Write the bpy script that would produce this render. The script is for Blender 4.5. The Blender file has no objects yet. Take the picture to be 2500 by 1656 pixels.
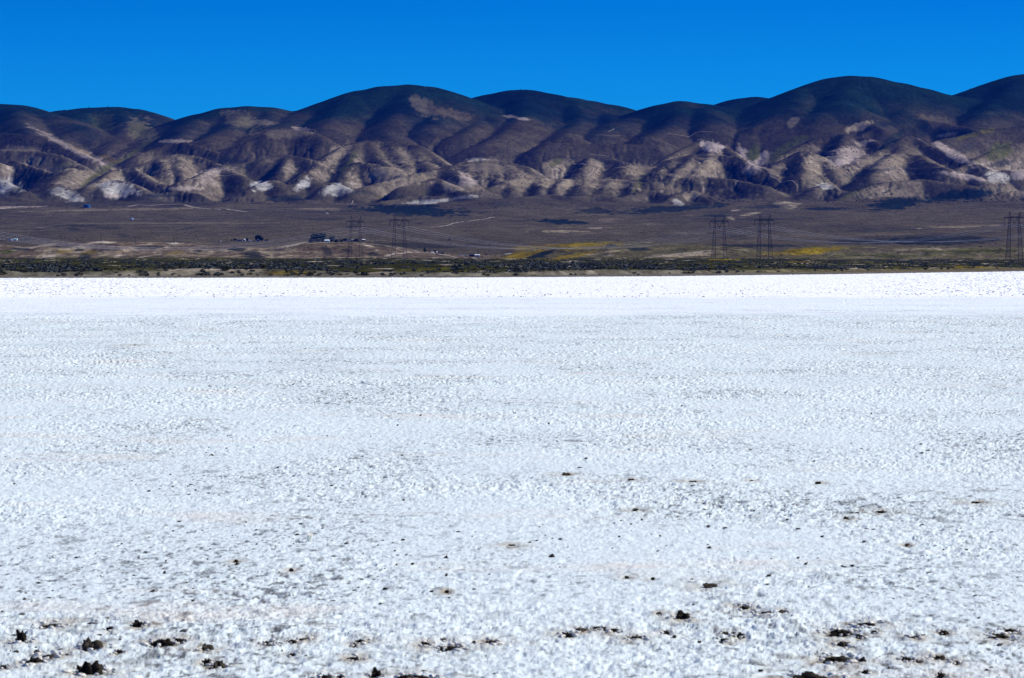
import bpy, math, random
import numpy as np
S = bpy.context.scene
random.seed(5); rng = np.random.default_rng(7)

# ------------------------------------------------------------------ camera, sky, sun, exposure
F = 10180.0                      # focal length in photo pixels (photo 2500 x 1656)
CAMZ = 3.2
TP = 178.0 / F                   # tan of downward pitch, horizon at row 650
PITCH = math.atan(TP); CP, SP = math.cos(PITCH), math.sin(PITCH)
cam = bpy.data.cameras.new('camera'); camo = bpy.data.objects.new('camera', cam)
S.collection.objects.link(camo); S.camera = camo
camo.location = (0, 0, CAMZ); camo.rotation_euler = (math.pi/2 - PITCH, 0, 0)
cam.sensor_width = 36; cam.lens = F / 2500 * 36
cam.clip_start = 0.5; cam.clip_end = 80000
cam.dof.use_dof = True; cam.dof.focus_distance = 350; cam.dof.aperture_fstop = 13
SUN_EL, SUN_AZ = math.radians(36), math.radians(78)      # azimuth clockwise from +Y (view direction)
W = bpy.data.worlds.new('World'); S.world = W; W.use_nodes = True
nt = W.node_tree; nt.nodes.clear()
sky = nt.nodes.new('ShaderNodeTexSky'); sky.sky_type = 'NISHITA'; sky.sun_disc = False
sky.sun_elevation = SUN_EL; sky.sun_rotation = SUN_AZ
sky.altitude = 2500; sky.air_density = 1.0; sky.dust_density = 0.15; sky.ozone_density = 6.0
hs = nt.nodes.new('ShaderNodeMix'); hs.data_type = 'RGBA'; hs.blend_type = 'MULTIPLY'
hs.inputs[0].default_value = 1; hs.inputs[7].default_value = (0.008, 0.52, 1.18, 1)
bg = nt.nodes.new('ShaderNodeBackground'); bg.inputs[1].default_value = 0.088
wo = nt.nodes.new('ShaderNodeOutputWorld')
tcw = nt.nodes.new('ShaderNodeTexCoord'); sxz = nt.nodes.new('ShaderNodeSeparateXYZ'); rw = nt.nodes.new('ShaderNodeValToRGB')
e = rw.color_ramp.elements; e[0].position = .025; e[0].color = (3.0, 1.10, 1.03, 1); e[1].position = .30; e[1].color = (1, .92, .95, 1)
for p_, c_ in ((.045, (1.6, .98, .98, 1)), (.064, (.3, .78, .88, 1)), (.12, (.6, .80, .88, 1))):
    x = e.new(p_); x.color = c_
hw = nt.nodes.new('ShaderNodeMix'); hw.data_type = 'RGBA'; hw.blend_type = 'MULTIPLY'; hw.inputs[0].default_value = 1
nt.links.new(tcw.outputs['Generated'], sxz.inputs[0]); nt.links.new(sxz.outputs['Z'], rw.inputs[0]); nt.links.new(rw.outputs[0], hw.inputs[7])
nt.links.new(sky.outputs[0], hs.inputs[6]); nt.links.new(hs.outputs[2], hw.inputs[6]); nt.links.new(hw.outputs[2], bg.inputs[0]); nt.links.new(bg.outputs[0], wo.inputs[0])
sl = bpy.data.lights.new('sun', 'SUN'); sl.energy = 5.0; sl.angle = math.radians(0.5); sl.color = (1.0, 0.965, 0.89)
so = bpy.data.objects.new('sun', sl); S.collection.objects.link(so)
so.rotation_euler = (math.pi/2 - SUN_EL, 0, math.pi - SUN_AZ)
S.view_settings.view_transform = 'Standard'; S.view_settings.look = 'None'
S.view_settings.exposure = 0.2; S.view_settings.gamma = 1.0; S.view_settings.use_curve_mapping = False

# ------------------------------------------------------------------ helpers
def pix(px, py, Y):
    """world point on the ray of photo pixel (px, py) at distance Y"""
    u = (px - 1250) / F; v = (828 - py) / F
    t = Y / (CP + v*SP)
    return (u*t, Y, CAMZ + t*(-SP + v*CP))
def zpix(py, Y):
    v = (828 - py) / F
    return CAMZ + Y/(CP + v*SP)*(-SP + v*CP)
def lerp(a, b, t): return a + (b - a)*t
def sstep(a, b, x):
    t = np.clip((x - a)/(b - a), 0, 1); return t*t*(3 - 2*t)
def hash2(ix, iy, seed):
    h = (ix.astype(np.int64)*374761393 + iy.astype(np.int64)*668265263 + seed*1442695041) & 0xFFFFFFFF
    h = ((h ^ (h >> 13))*1274126177) & 0xFFFFFFFF
    h = h ^ (h >> 16)
    return (h & 0xFFFF)/65535.0
def vnoise(x, y, seed=0):
    """value noise in -1..1"""
    ix = np.floor(x); iy = np.floor(y); fx = x - ix; fy = y - iy
    fx = fx*fx*(3-2*fx); fy = fy*fy*(3-2*fy)
    a = hash2(ix, iy, seed); b = hash2(ix+1, iy, seed); c = hash2(ix, iy+1, seed); d = hash2(ix+1, iy+1, seed)
    return 2*((a*(1-fx)+b*fx)*(1-fy) + (c*(1-fx)+d*fx)*fy) - 1
def fbm(x, y, seed=0, oct=4, gain=0.5):
    s = 0; a = 1; n = 0
    for o in range(oct):
        s = s + a*vnoise(x*2**o + 17.3*o, y*2**o - 9.1*o, seed + o*31); n += a; a *= gain
    return s/n
def tag(o, label=None, cat=None, group=None, kind=None):
    if label: o['label'] = label
    if cat: o['category'] = cat
    if group: o['group'] = group
    if kind: o['kind'] = kind
    return o
def link(name, me, mat=None, parent=None):
    o = bpy.data.objects.new(name, me); S.collection.objects.link(o)
    if mat is not None: me.materials.append(mat)
    if parent is not None: o.parent = parent
    return o
def empty(name, loc, rz=0):
    o = bpy.data.objects.new(name, None); S.collection.objects.link(o)
    o.location = loc; o.rotation_euler = (0, 0, rz); o.empty_display_size = 0.3
    return o
def fastmesh(name, V, Q, cols=None, smooth=True):
    """V (n,3), Q (m,k) faces of equal size"""
    V = np.ascontiguousarray(V, np.float32); Q = np.ascontiguousarray(Q, np.int32)
    m, k = Q.shape
    me = bpy.data.meshes.new(name)
    me.vertices.add(len(V)); me.vertices.foreach_set('co', V.ravel())
    me.loops.add(m*k); me.loops.foreach_set('vertex_index', Q.ravel())
    me.polygons.add(m); me.polygons.foreach_set('loop_start', np.arange(0, m*k, k, dtype=np.int32))
    me.update(calc_edges=True)
    me.polygons.foreach_set('use_smooth', np.full(m, smooth, dtype=bool))
    if cols is not None:
        a = me.color_attributes.new('Col', 'FLOAT_COLOR', 'POINT')
        c = np.ones((len(V), 4), np.float32); c[:, :cols.shape[1]] = cols
        a.data.foreach_set('color', c.ravel())
    me.update()
    return me
def gridq(nr, nc):
    i = np.arange(nr-1)[:, None]*nc + np.arange(nc-1)[None, :]
    return np.stack([i, i+1, i+nc+1, i+nc], -1).reshape(-1, 4)
class MB:
    """collects boxes, bars and lumps into one mesh"""
    def __init__(s): s.v = []; s.f = []
    def add(s, vs, fs):
        n = len(s.v); s.v += [tuple(p) for p in vs]; s.f += [tuple(i+n for i in f) for f in fs]
    def box(s, x0, x1, y0, y1, z0, z1):
        s.add([(x0,y0,z0),(x1,y0,z0),(x1,y1,z0),(x0,y1,z0),(x0,y0,z1),(x1,y0,z1),(x1,y1,z1),(x0,y1,z1)],
              [(0,3,2,1),(4,5,6,7),(0,1,5,4),(1,2,6,5),(2,3,7,6),(3,0,4,7)])
    def bar(s, p, q, w=0.15, n=4):
        p = np.array(p, float); q = np.array(q, float); d = q - p; L = np.linalg.norm(d)
        if L < 1e-6: return
        d /= L; a = np.cross(d, (0, 0, 1) if abs(d[2]) < .9 else (1, 0, 0)); a /= np.linalg.norm(a); b = np.cross(d, a)
        ring = [(math.cos(2*math.pi*(k+.5)/n)*a + math.sin(2*math.pi*(k+.5)/n)*b)*w*.5 for k in range(n)]
        s.add([p + r for r in ring] + [q + r for r in ring],
              [(k, (k+1) % n, n + (k+1) % n, n + k) for k in range(n)] + [tuple(range(n))[::-1], tuple(range(n, 2*n))])
    def prism(s, x0, x1, y0, y1, z0, z1, ov=0.3):
        """gable roof, ridge along x"""
        ym = (y0+y1)/2
        s.add([(x0-ov,y0-ov,z0),(x1+ov,y0-ov,z0),(x1+ov,y1+ov,z0),(x0-ov,y1+ov,z0),(x0-ov,ym,z1),(x1+ov,ym,z1)],
              [(0,3,2,1),(0,1,5,4),(2,3,4,5),(1,2,5),(3,0,4)])
    def mesh(s, name):
        me = bpy.data.meshes.new(name); me.from_pydata(s.v, [], s.f); me.update(); return me
    def build(s, name, mat, parent=None): return link(name, s.mesh(name), mat, parent)

# ------------------------------------------------------------------ materials
def newmat(name, rough=0.9):
    m = bpy.data.materials.new(name); m.use_nodes = True
    b = m.node_tree.nodes['Principled BSDF']; b.inputs['Roughness'].default_value = rough
    b.inputs['Specular IOR Level'].default_value = 0.15
    return m, m.node_tree, b
def noise_node(nt, scale, detail=4, rough=.6, vec=None, mapscale=None):
    n = nt.nodes.new('ShaderNodeTexNoise'); n.inputs['Scale'].default_value = scale
    n.inputs['Detail'].default_value = detail; n.inputs['Roughness'].default_value = rough
    if vec is not None:
        if mapscale:
            mp = nt.nodes.new('ShaderNodeMapping'); mp.inputs['Scale'].default_value = mapscale
            nt.links.new(vec, mp.inputs[0]); nt.links.new(mp.outputs[0], n.inputs['Vector'])
        else: nt.links.new(vec, n.inputs['Vector'])
    return n
def ramp(nt, src, stops):
    r = nt.nodes.new('ShaderNodeValToRGB'); e = r.color_ramp.elements
    e[0].position, e[0].color = stops[0][0], stops[0][1]; e[1].position, e[1].color = stops[-1][0], stops[-1][1]
    for p, c in stops[1:-1]:
        x = e.new(p); x.color = c
    nt.links.new(src, r.inputs[0]); return r
def g(v): return (v, v, v, 1)
def mul(nt, a, b):
    m = nt.nodes.new('ShaderNodeMix'); m.data_type = 'RGBA'; m.blend_type = 'MULTIPLY'; m.inputs[0].default_value = 1
    nt.links.new(a, m.inputs[6]); nt.links.new(b, m.inputs[7]); return m.outputs[2]
def simple(name, col, rough=.85, var=.35, scale=3, metal=0):
    m, nt, b = newmat(name, rough); b.inputs['Metallic'].default_value = metal
    tc = nt.nodes.new('ShaderNodeTexCoord')
    n = noise_node(nt, scale, 4, .6, tc.outputs['Object'])
    r = ramp(nt, n.outputs[0], [(.3, tuple(c*(1-var) for c in col)+(1,)), (.7, tuple(min(1, c*(1+var)) for c in col)+(1,))])
    nt.links.new(r.outputs[0], b.inputs['Base Color']); return m
def terrain_mat(name, scales, bump, fine):
    m, nt, b = newmat(name, 1.0); b.inputs['Specular IOR Level'].default_value = 0
    at = nt.nodes.new('ShaderNodeAttribute'); at.attribute_name = 'Col'
    tc = nt.nodes.new('ShaderNodeTexCoord'); c = at.outputs['Color']
    for sc, ms, lo, hi in scales:
        n = noise_node(nt, sc, 5, .65, tc.outputs['Object'], ms)
        r = ramp(nt, n.outputs[0], [(.33, g(lo)), (.67, g(hi))]); c = mul(nt, c, r.outputs[0])
    nt.links.new(c, b.inputs['Base Color'])
    n = noise_node(nt, fine, 5, .6, tc.outputs['Object'])
    bp = nt.nodes.new('ShaderNodeBump'); bp.inputs['Strength'].default_value = 1; bp.inputs['Distance'].default_value = bump
    nt.links.new(n.outputs[0], bp.inputs['Height']); nt.links.new(bp.outputs[0], b.inputs['Normal'])
    return m
M_mtn = terrain_mat('hillside', [(.012, None, .7, 1.35), (.11, (1, .3, 1), .72, 1.30)], 3.0, .06)
M_plain = terrain_mat('plain_soil', [(.02, None, .65, 1.4), (.25, (1, .25, 1), .45, 1.65)], 0.7, .3)
M_steel = simple('galvanised_steel', (.045, .050, .075), .6, .5, .3, .2)
M_wire = simple('aluminium_cable', (.95, .88, .84), .7, .02, 0)
M_ins = simple('insulator_dark', (.03, .03, .05), .4, .2)
M_bush = simple('grey_green_leaves', (.075, .085, .080), .9, .75, .35)
M_bush2 = simple('olive_leaves', (.040, .040, .012), .9, .7, .35)
M_tree = simple('dark_green_leaves', (.018, .05, .028), .9, .5, .6)
M_dktree = simple('blue_green_leaves', (.014, .024, .022), .9, .5, .6)
M_trunk = simple('bark', (.08, .06, .045))
M_white = simple('white_paint', (.75, .76, .78), .6, .08)
M_cyan = simple('pale_aqua_paint', (.28, .60, .62), .6, .08)
M_cream = simple('cream_paint', (.6, .55, .45), .7, .1)
M_dark = simple('dark_roof', (.035, .035, .05), .8, .3)
M_grey = simple('grey_roof', (.25, .26, .30), .7, .2)
M_glass = simple('window_glass', (.02, .03, .04), .15, .1)
M_bluetank = simple('blue_tank_paint', (.02, .09, .22), .5, .2, .2)
M_silver = simple('silver_metal', (.6, .62, .65), .35, .1, .2, .6)
M_wood = simple('weathered_pole', (.06, .05, .045))
M_mud = simple('wet_dark_mud', (.014, .010, .006), .8, .6, 18)
M_mud2 = simple('brown_mud', (.045, .036, .026), .9, .5, 18)
M_road = simple('pale_dirt', (.30, .25, .20), .95, .2, .05)
M_cup = simple('white_plastic', (.82, .80, .68), .5, .05)

# ------------------------------------------------------------------ playa (salt flat)
SH = np.array([(-1500,681),(0,679.8),(620,679),(1100,678.6),(1300,677.5),(1650,675),(1880,672),(2050,670),(2300,666),(2500,662.8),(3200,659)])
def shoreY(px):
    y = np.interp(px, SH[:, 0], SH[:, 1]); return CAMZ*F/(y - 650)
MUDS = [  # dark marks near the camera: px, py (base), width px, height px
 (53,1566,27,35),(222,1582,40,32),(216,1643,50,42),(88,1597,14,16),(81,1618,32,18),(116,1604,28,11),(8,1630,18,13),
 (266,1538,14,12),(337,1527,24,14),(397,1572,38,18),(439,1567,22,10),(504,1585,22,18),(503,1621,18,19),(533,1630,27,26),
 (289,1594,16,10),(127,1528,38,8),(1531,1409,13,8),(1594,1413,11,7),(1668,1509,30,20),(1609,1500,10,8),
 (1386,1552,26,10),(1417,1539,20,8),(1455,1536,16,9),(1475,1537,13,9),(1500,1541,20,8),(1553,1559,24,12),
 (1773,1548,16,11),(1792,1549,11,8),(1810,1552,15,8),(1769,1563,14,6),(1627,1545,14,6),(1731,1430,40,12),
 (1868,1499,26,8),(1817,1484,30,9),(2052,1546,44,12),(2056,1578,28,24),(2136,1546,13,14),(2115,1526,38,8),
 (2100,1556,15,8),(2042,1611,48,12),(2214,1612,22,10),(2245,1618,14,8),(2293,1609,25,11),(2336,1619,12,7),
 (2305,1545,17,8),(2235,1557,20,7),(2442,1554,40,14),(2468,1542,24,10),(1981,1658,72,18),(2114,1645,14,14),
 (2300,1652,18,12),(1911,1496,14,9),(653,1572,22,9),(671,1574,12,7),(712,1568,16,8),(740,1562,20,7),
 (714,1600,17,10),(880,1569,22,11),(866,1577,10,7),(863,1609,25,6),(1039,1575,22,9),(1083,1563,10,6),
 (1156,1572,8,11),(1078,1584,8,8),(1097,1583,40,5),(1198,1570,27,13),(796,1655,25,14),(832,1656,20,10),
 (919,1652,22,24),(989,1657,28,13),(1030,1656,40,8),(1381,1159,22,11),(1540,1173,18,9),(1551,1245,18,8),
 (1690,1176,22,4),(1835,1174,12,5),(1716,1230,8,7),(1997,1180,17,10),(2066,1266,14,8),(2150,1250,26,6),(2385,1228,30,6),
 (2215,1330,12,6),(1090,1445,12,8),(710,1392,14,10),(575,1370,12,7),(330,843,22,4),(1250,1331,22,4)]
def playa():
    nr = 1500; nc = 1250
    ys = np.concatenate([np.geomspace(24, 470, 1250, endpoint=False), np.geomspace(470, 2700, 250)])
    tn = np.linspace(-.165, .165, nc)
    Y = np.repeat(ys[:, None], nc, 1); X = Y*tn[None, :]
    Y = Y + 0.3*np.gradient(ys)[:, None]*rng.uniform(-1, 1, Y.shape)
    big = fbm(X/9, Y/9, 11, 3)
    b1 = fbm(X/.42, Y/.5, 21, 3); b2 = fbm(X/.11, Y/.16, 41, 3, .6)
    amp = np.interp(ys, [24, 60, 150, 260, 275, 415, 430, 700, 2700], [.034, .034, .045, .055, .030, .026, .05, .09, .12])[:, None]
    rough = np.clip(.55 + .6*fbm(X/2.6, Y/6, 51, 3), .15, 1.3)
    Z = amp*(1.15*b2*rough + .5*b1*rough) + .03*big*np.clip(ys/60, .2, 1)[:, None]
    Z += (.0075*Y/35*vnoise(X/.030, Y/.09, 55) + .0050*Y/35*vnoise(X/.07, Y/.2, 56))*np.clip(rough, .4, 1.2)*np.where(Y < 268, 1, .35)
    Z += .02*np.clip(fbm(X/.35, Y/.5, 57, 3), -.6, .8)*sstep(.0, .35, fbm(X/2.2, Y/3.2, 58, 2))*(1 - sstep(38, 52, Y))
    # occasional plates and cracks near the camera
    cr = np.abs(fbm(X/1.6, Y/2.4, 71, 3)); Z -= .010*np.exp(-(cr/.02)**2)*(fbm(X/3, Y/6, 77, 2) > .12)*(Y < 120)
    dirt = np.zeros_like(X)
    for (px, py, w, h) in MUDS:
        d = (CAMZ)*F/(py - 650); x = (px - 1250)/F*d; ww = w/F*d
        r2 = ((X - x)/(ww*.9))**2 + ((Y - d)/(ww*1.6 + .10))**2
        k = np.exp(-r2); Z -= .02*k
        dirt = np.maximum(dirt, np.exp(-r2*.20)*.85)
    dirt *= np.clip(.6 + 1.3*fbm(X/.12, Y/.3, 91, 3), 0, 1)
    px = 1250 + F*X/Y
    V = np.stack([X, Y, Z], -1).reshape(-1, 3)
    c = np.zeros((len(V), 4)); c[:, 0] = dirt.ravel()
    sm = 0
    pat = np.clip(.8 + 1.2*fbm(X/2.2, Y/7, 90, 3), .25, 1.6)
    for (ax, ay, th, wt) in ((.030, .09, .30, .75), (.075, .25, .42, .85), (.2, .6, .62, .6)):
        sm = np.maximum(sm, sstep(th, .9, vnoise(X/ax, Y/ay, int(ax*1000)) + .12*(pat-1))*wt*pat)
    sm = sm*(.6 + .6*np.clip(vnoise(X/.026, Y/.08, 95) + .3, -.6, .7))
    c[:, 3] = np.clip(sm, 0, 1).ravel()
    # band mask : 1 rough near crust, 0 smooth brighter crust beyond, and the far white strip
    edge1 = 268*(1 + .10*fbm(X/22, Y/120, 5, 4)) + 10*(px/2500)
    edge2 = 424*(1 + .05*fbm(X/30, Y/200, 6, 4)) + 16*(px/2500)
    c[:, 1] = (1 - .68*sstep(-45, 30, Y - edge1 + 45*fbm(X/5, Y/14, 15, 4))).ravel()
    stk = sstep(.05, .5, fbm(X/34, Y/7, 19, 4)) + .6*sstep(.2, .5, fbm(X/60, Y/3.2, 18, 3))
    c[:, 1] = np.clip(c[:, 1] + .26*stk.ravel()*(Y.ravel() > 215)*(Y.ravel() < 440), 0, 1)
    c[:, 2] = sstep(-22, 22, Y - edge2 + 20*fbm(X/5, Y/30, 16, 3)).ravel()
    me = fastmesh('salt_flat', V, gridq(nr, nc), c)
    m, nt, b = newmat('salt_crust', .9)
    tc = nt.nodes.new('ShaderNodeTexCoord'); v = tc.outputs['Object']
    at = nt.nodes.new('ShaderNodeAttribute'); at.attribute_name = 'Col'
    sp = nt.nodes.new('ShaderNodeSeparateColor'); nt.links.new(at.outputs['Color'], sp.inputs[0])
    def math_(op, a, bb):
        n = nt.nodes.new('ShaderNodeMath'); n.operation = op; n.use_clamp = True
        for i, q in ((0, a), (1, bb)):
            if isinstance(q, (int, float)): n.inputs[i].default_value = q
            else: nt.links.new(q, n.inputs[i])
        return n.outputs[0]
    def mix(f, a, bb):
        x = nt.nodes.new('ShaderNodeMix'); x.data_type = 'RGBA'
        nt.links.new(f, x.inputs[0])
        for i, q in ((6, a), (7, bb)):
            if isinstance(q, tuple): x.inputs[i].default_value = q
            else: nt.links.new(q, x.inputs[i])
        return x.outputs[2]
    n1 = noise_node(nt, 14, 5, .7, v, (1, .45, 1)); n2 = noise_node(nt, .35, 6, .7, v, (.5, .5, 1)); n3 = noise_node(nt, 2.2, 5, .7, v, (1, .3, 1))
    spk = ramp(nt, n1.outputs[0], [(.50, g(0)), (.68, g(1))])
    spk3 = ramp(nt, n3.outputs[0], [(.52, g(0)), (.72, g(1))])
    grime = math_('ADD', math_('MULTIPLY', spk.outputs[0], .55), math_('MULTIPLY', spk3.outputs[0], .45))
    grime = math_('MULTIPLY', math_('ADD', math_('MULTIPLY', grime, .35), at.outputs['Alpha']), sp.outputs[1])
    white = mix(sp.outputs[1], (.87, .91, .92, 1), (.70, .785, .775, 1))
    white = mix(sp.outputs[2], white, (.93, .95, .95, 1))
    c1 = mix(grime, white, (.11, .115, .12, 1))
    warm = ramp(nt, n2.outputs[0], [(.56, g(0)), (.74, g(1))])
    wf = math_('MULTIPLY', warm.outputs[0], math_('MULTIPLY', sp.outputs[1], .85))
    c2 = mix(wf, c1, (.70, .64, .55, 1))
    c3 = mix(sp.outputs[0], c2, (.34, .27, .17, 1))
    nt.links.new(c3, b.inputs['Base Color'])
    bn = noise_node(nt, 30, 4, .6, v, (1, .5, 1))
    bp = nt.nodes.new('ShaderNodeBump'); bp.inputs['Strength'].default_value = .8; bp.inputs['Distance'].default_value = .01
    nt.links.new(bn.outputs[0], bp.inputs['Height']); nt.links.new(bp.outputs[0], b.inputs['Normal'])
    tag(link('salt_flat', me, m), kind='structure')
    # wide sheet under everything, reaching the horizon
    M_base = simple('dry_soil', (.12, .10, .08), .95, .3, .002)
    b2 = MB(); L = 42000; b2.add([(-L, -9000, -2.5), (L, -9000, -2.5), (L, L, -2.5), (-L, L, -2.5)], [(0, 1, 2, 3)])
    tag(b2.build('ground', M_base), kind='structure')
playa()

# ------------------------------------------------------------------ mountains: ridge skeleton + erosion
def D(L): return [(x*1.0562, y*1.0562, d) for x, y, d in L]      # points read on the 2367-wide view
MAIN = [
 D([(-260,262,12200),(-100,246,12300),(0,240,12300),(40,242,12300),(80,255,12250),(103,262,12200),(140,276,12000),(190,300,11700)]),
 D([(80,268,12700),(103,261,12700),(150,255,12700),(200,249,12700),(270,247,12650),(310,252,12600),(350,266,12600),(385,280,12600),(410,290,12600)]),
 D([(245,385,10900),(290,358,11200),(350,325,11600),(407,288,11950),(430,281,12000),(480,261,12050),(530,249,12050),(570,245,12050),(620,248,12050),(660,256,12050),(703,266,12100),(760,290,12100)]),
 D([(560,338,11100),(600,318,11300),(650,290,11600),(703,265,11850),(740,252,11950),(800,225,12050),(850,208,12100),(900,198,12100),(945,195,12100),(985,200,12100),(1030,216,12100),(1080,238,12050),(1120,262,11900),(1190,300,11600)]),
 D([(1040,262,12400),(1080,238,12400),(1110,230,12400),(1150,216,12400),(1190,208,12400),(1215,207,12400),(1260,216,12400),(1310,225,12400),(1350,232,12400),(1400,241,12400),(1440,253,12400),(1470,263,12400),(1495,264,12400),(1540,275,12400)]),
 D([(1380,310,11500),(1420,290,11700),(1460,275,11900),(1495,262,12050),(1520,250,12100),(1550,238,12100),(1575,234,12100),(1620,239,12100),(1665,248,12000),(1720,268,11900),(1780,290,11700)]),
 D([(1630,275,12600),(1665,249,12600),(1690,237,12600),(1720,227,12600),(1750,224,12600),(1790,228,12600),(1828,233,12600),(1880,245,12600)]),
 D([(1720,300,11500),(1780,262,11800),(1828,233,12000),(1860,215,12050),(1900,193,12050),(1940,178,12050),(1965,175,12050),(2000,177,12050),(2060,190,12050),(2110,202,12050),(2160,215,12050),(2205,222,12050),(2260,245,11900),(2300,270,11700)]),
 D([(2170,226,12350),(2205,221,12350),(2260,215,12350),(2300,200,12350),(2340,180,12350),(2367,172,12350),(2430,160,12350),(2520,165,12350),(2700,210,12350)])]
SPUR = [
 [(998,215,12000),(972,268,11650),(935,318,11300)], [(1050,232,12000),(1060,275,11700),(1040,310,11400)], [(860,232,11950),(820,285,11550),(800,312,11300)],
 [(600,268,11950),(560,312,11550),(505,340,11200)], [(660,270,11950),(650,305,11600)], [(480,290,11900),(440,330,11400)],
 [(285,268,12500),(310,305,12000),(280,350,11500),(250,375,11200)], [(200,275,12500),(160,320,11800),(150,345,11400)], [(350,290,12400),(365,320,12000)],
 [(1283,228,12300),(1290,275,11850),(1245,320,11450),(1200,345,11100)], [(1400,250,12300),(1410,300,11800),(1380,330,11400)], [(1190,260,12200),(1170,300,11700),(1120,330,11300)], [(1480,275,12200),(1500,305,11700)],
 [(1663,252,12000),(1640,300,11550),(1580,335,11200)], [(1720,262,11900),(1735,300,11500)],
 [(2075,192,11950),(2050,250,11600),(2010,275,11500)], [(2200,222,11950),(2205,275,11600)], [(1960,215,11900),(1930,265,11600)],
 [(2500,190,12200),(2420,262,11700),(2385,310,11350)], [(30,262,12150),(60,310,11600),(70,330,11200)], [(-100,268,12100),(-60,320,11500)]]
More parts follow.
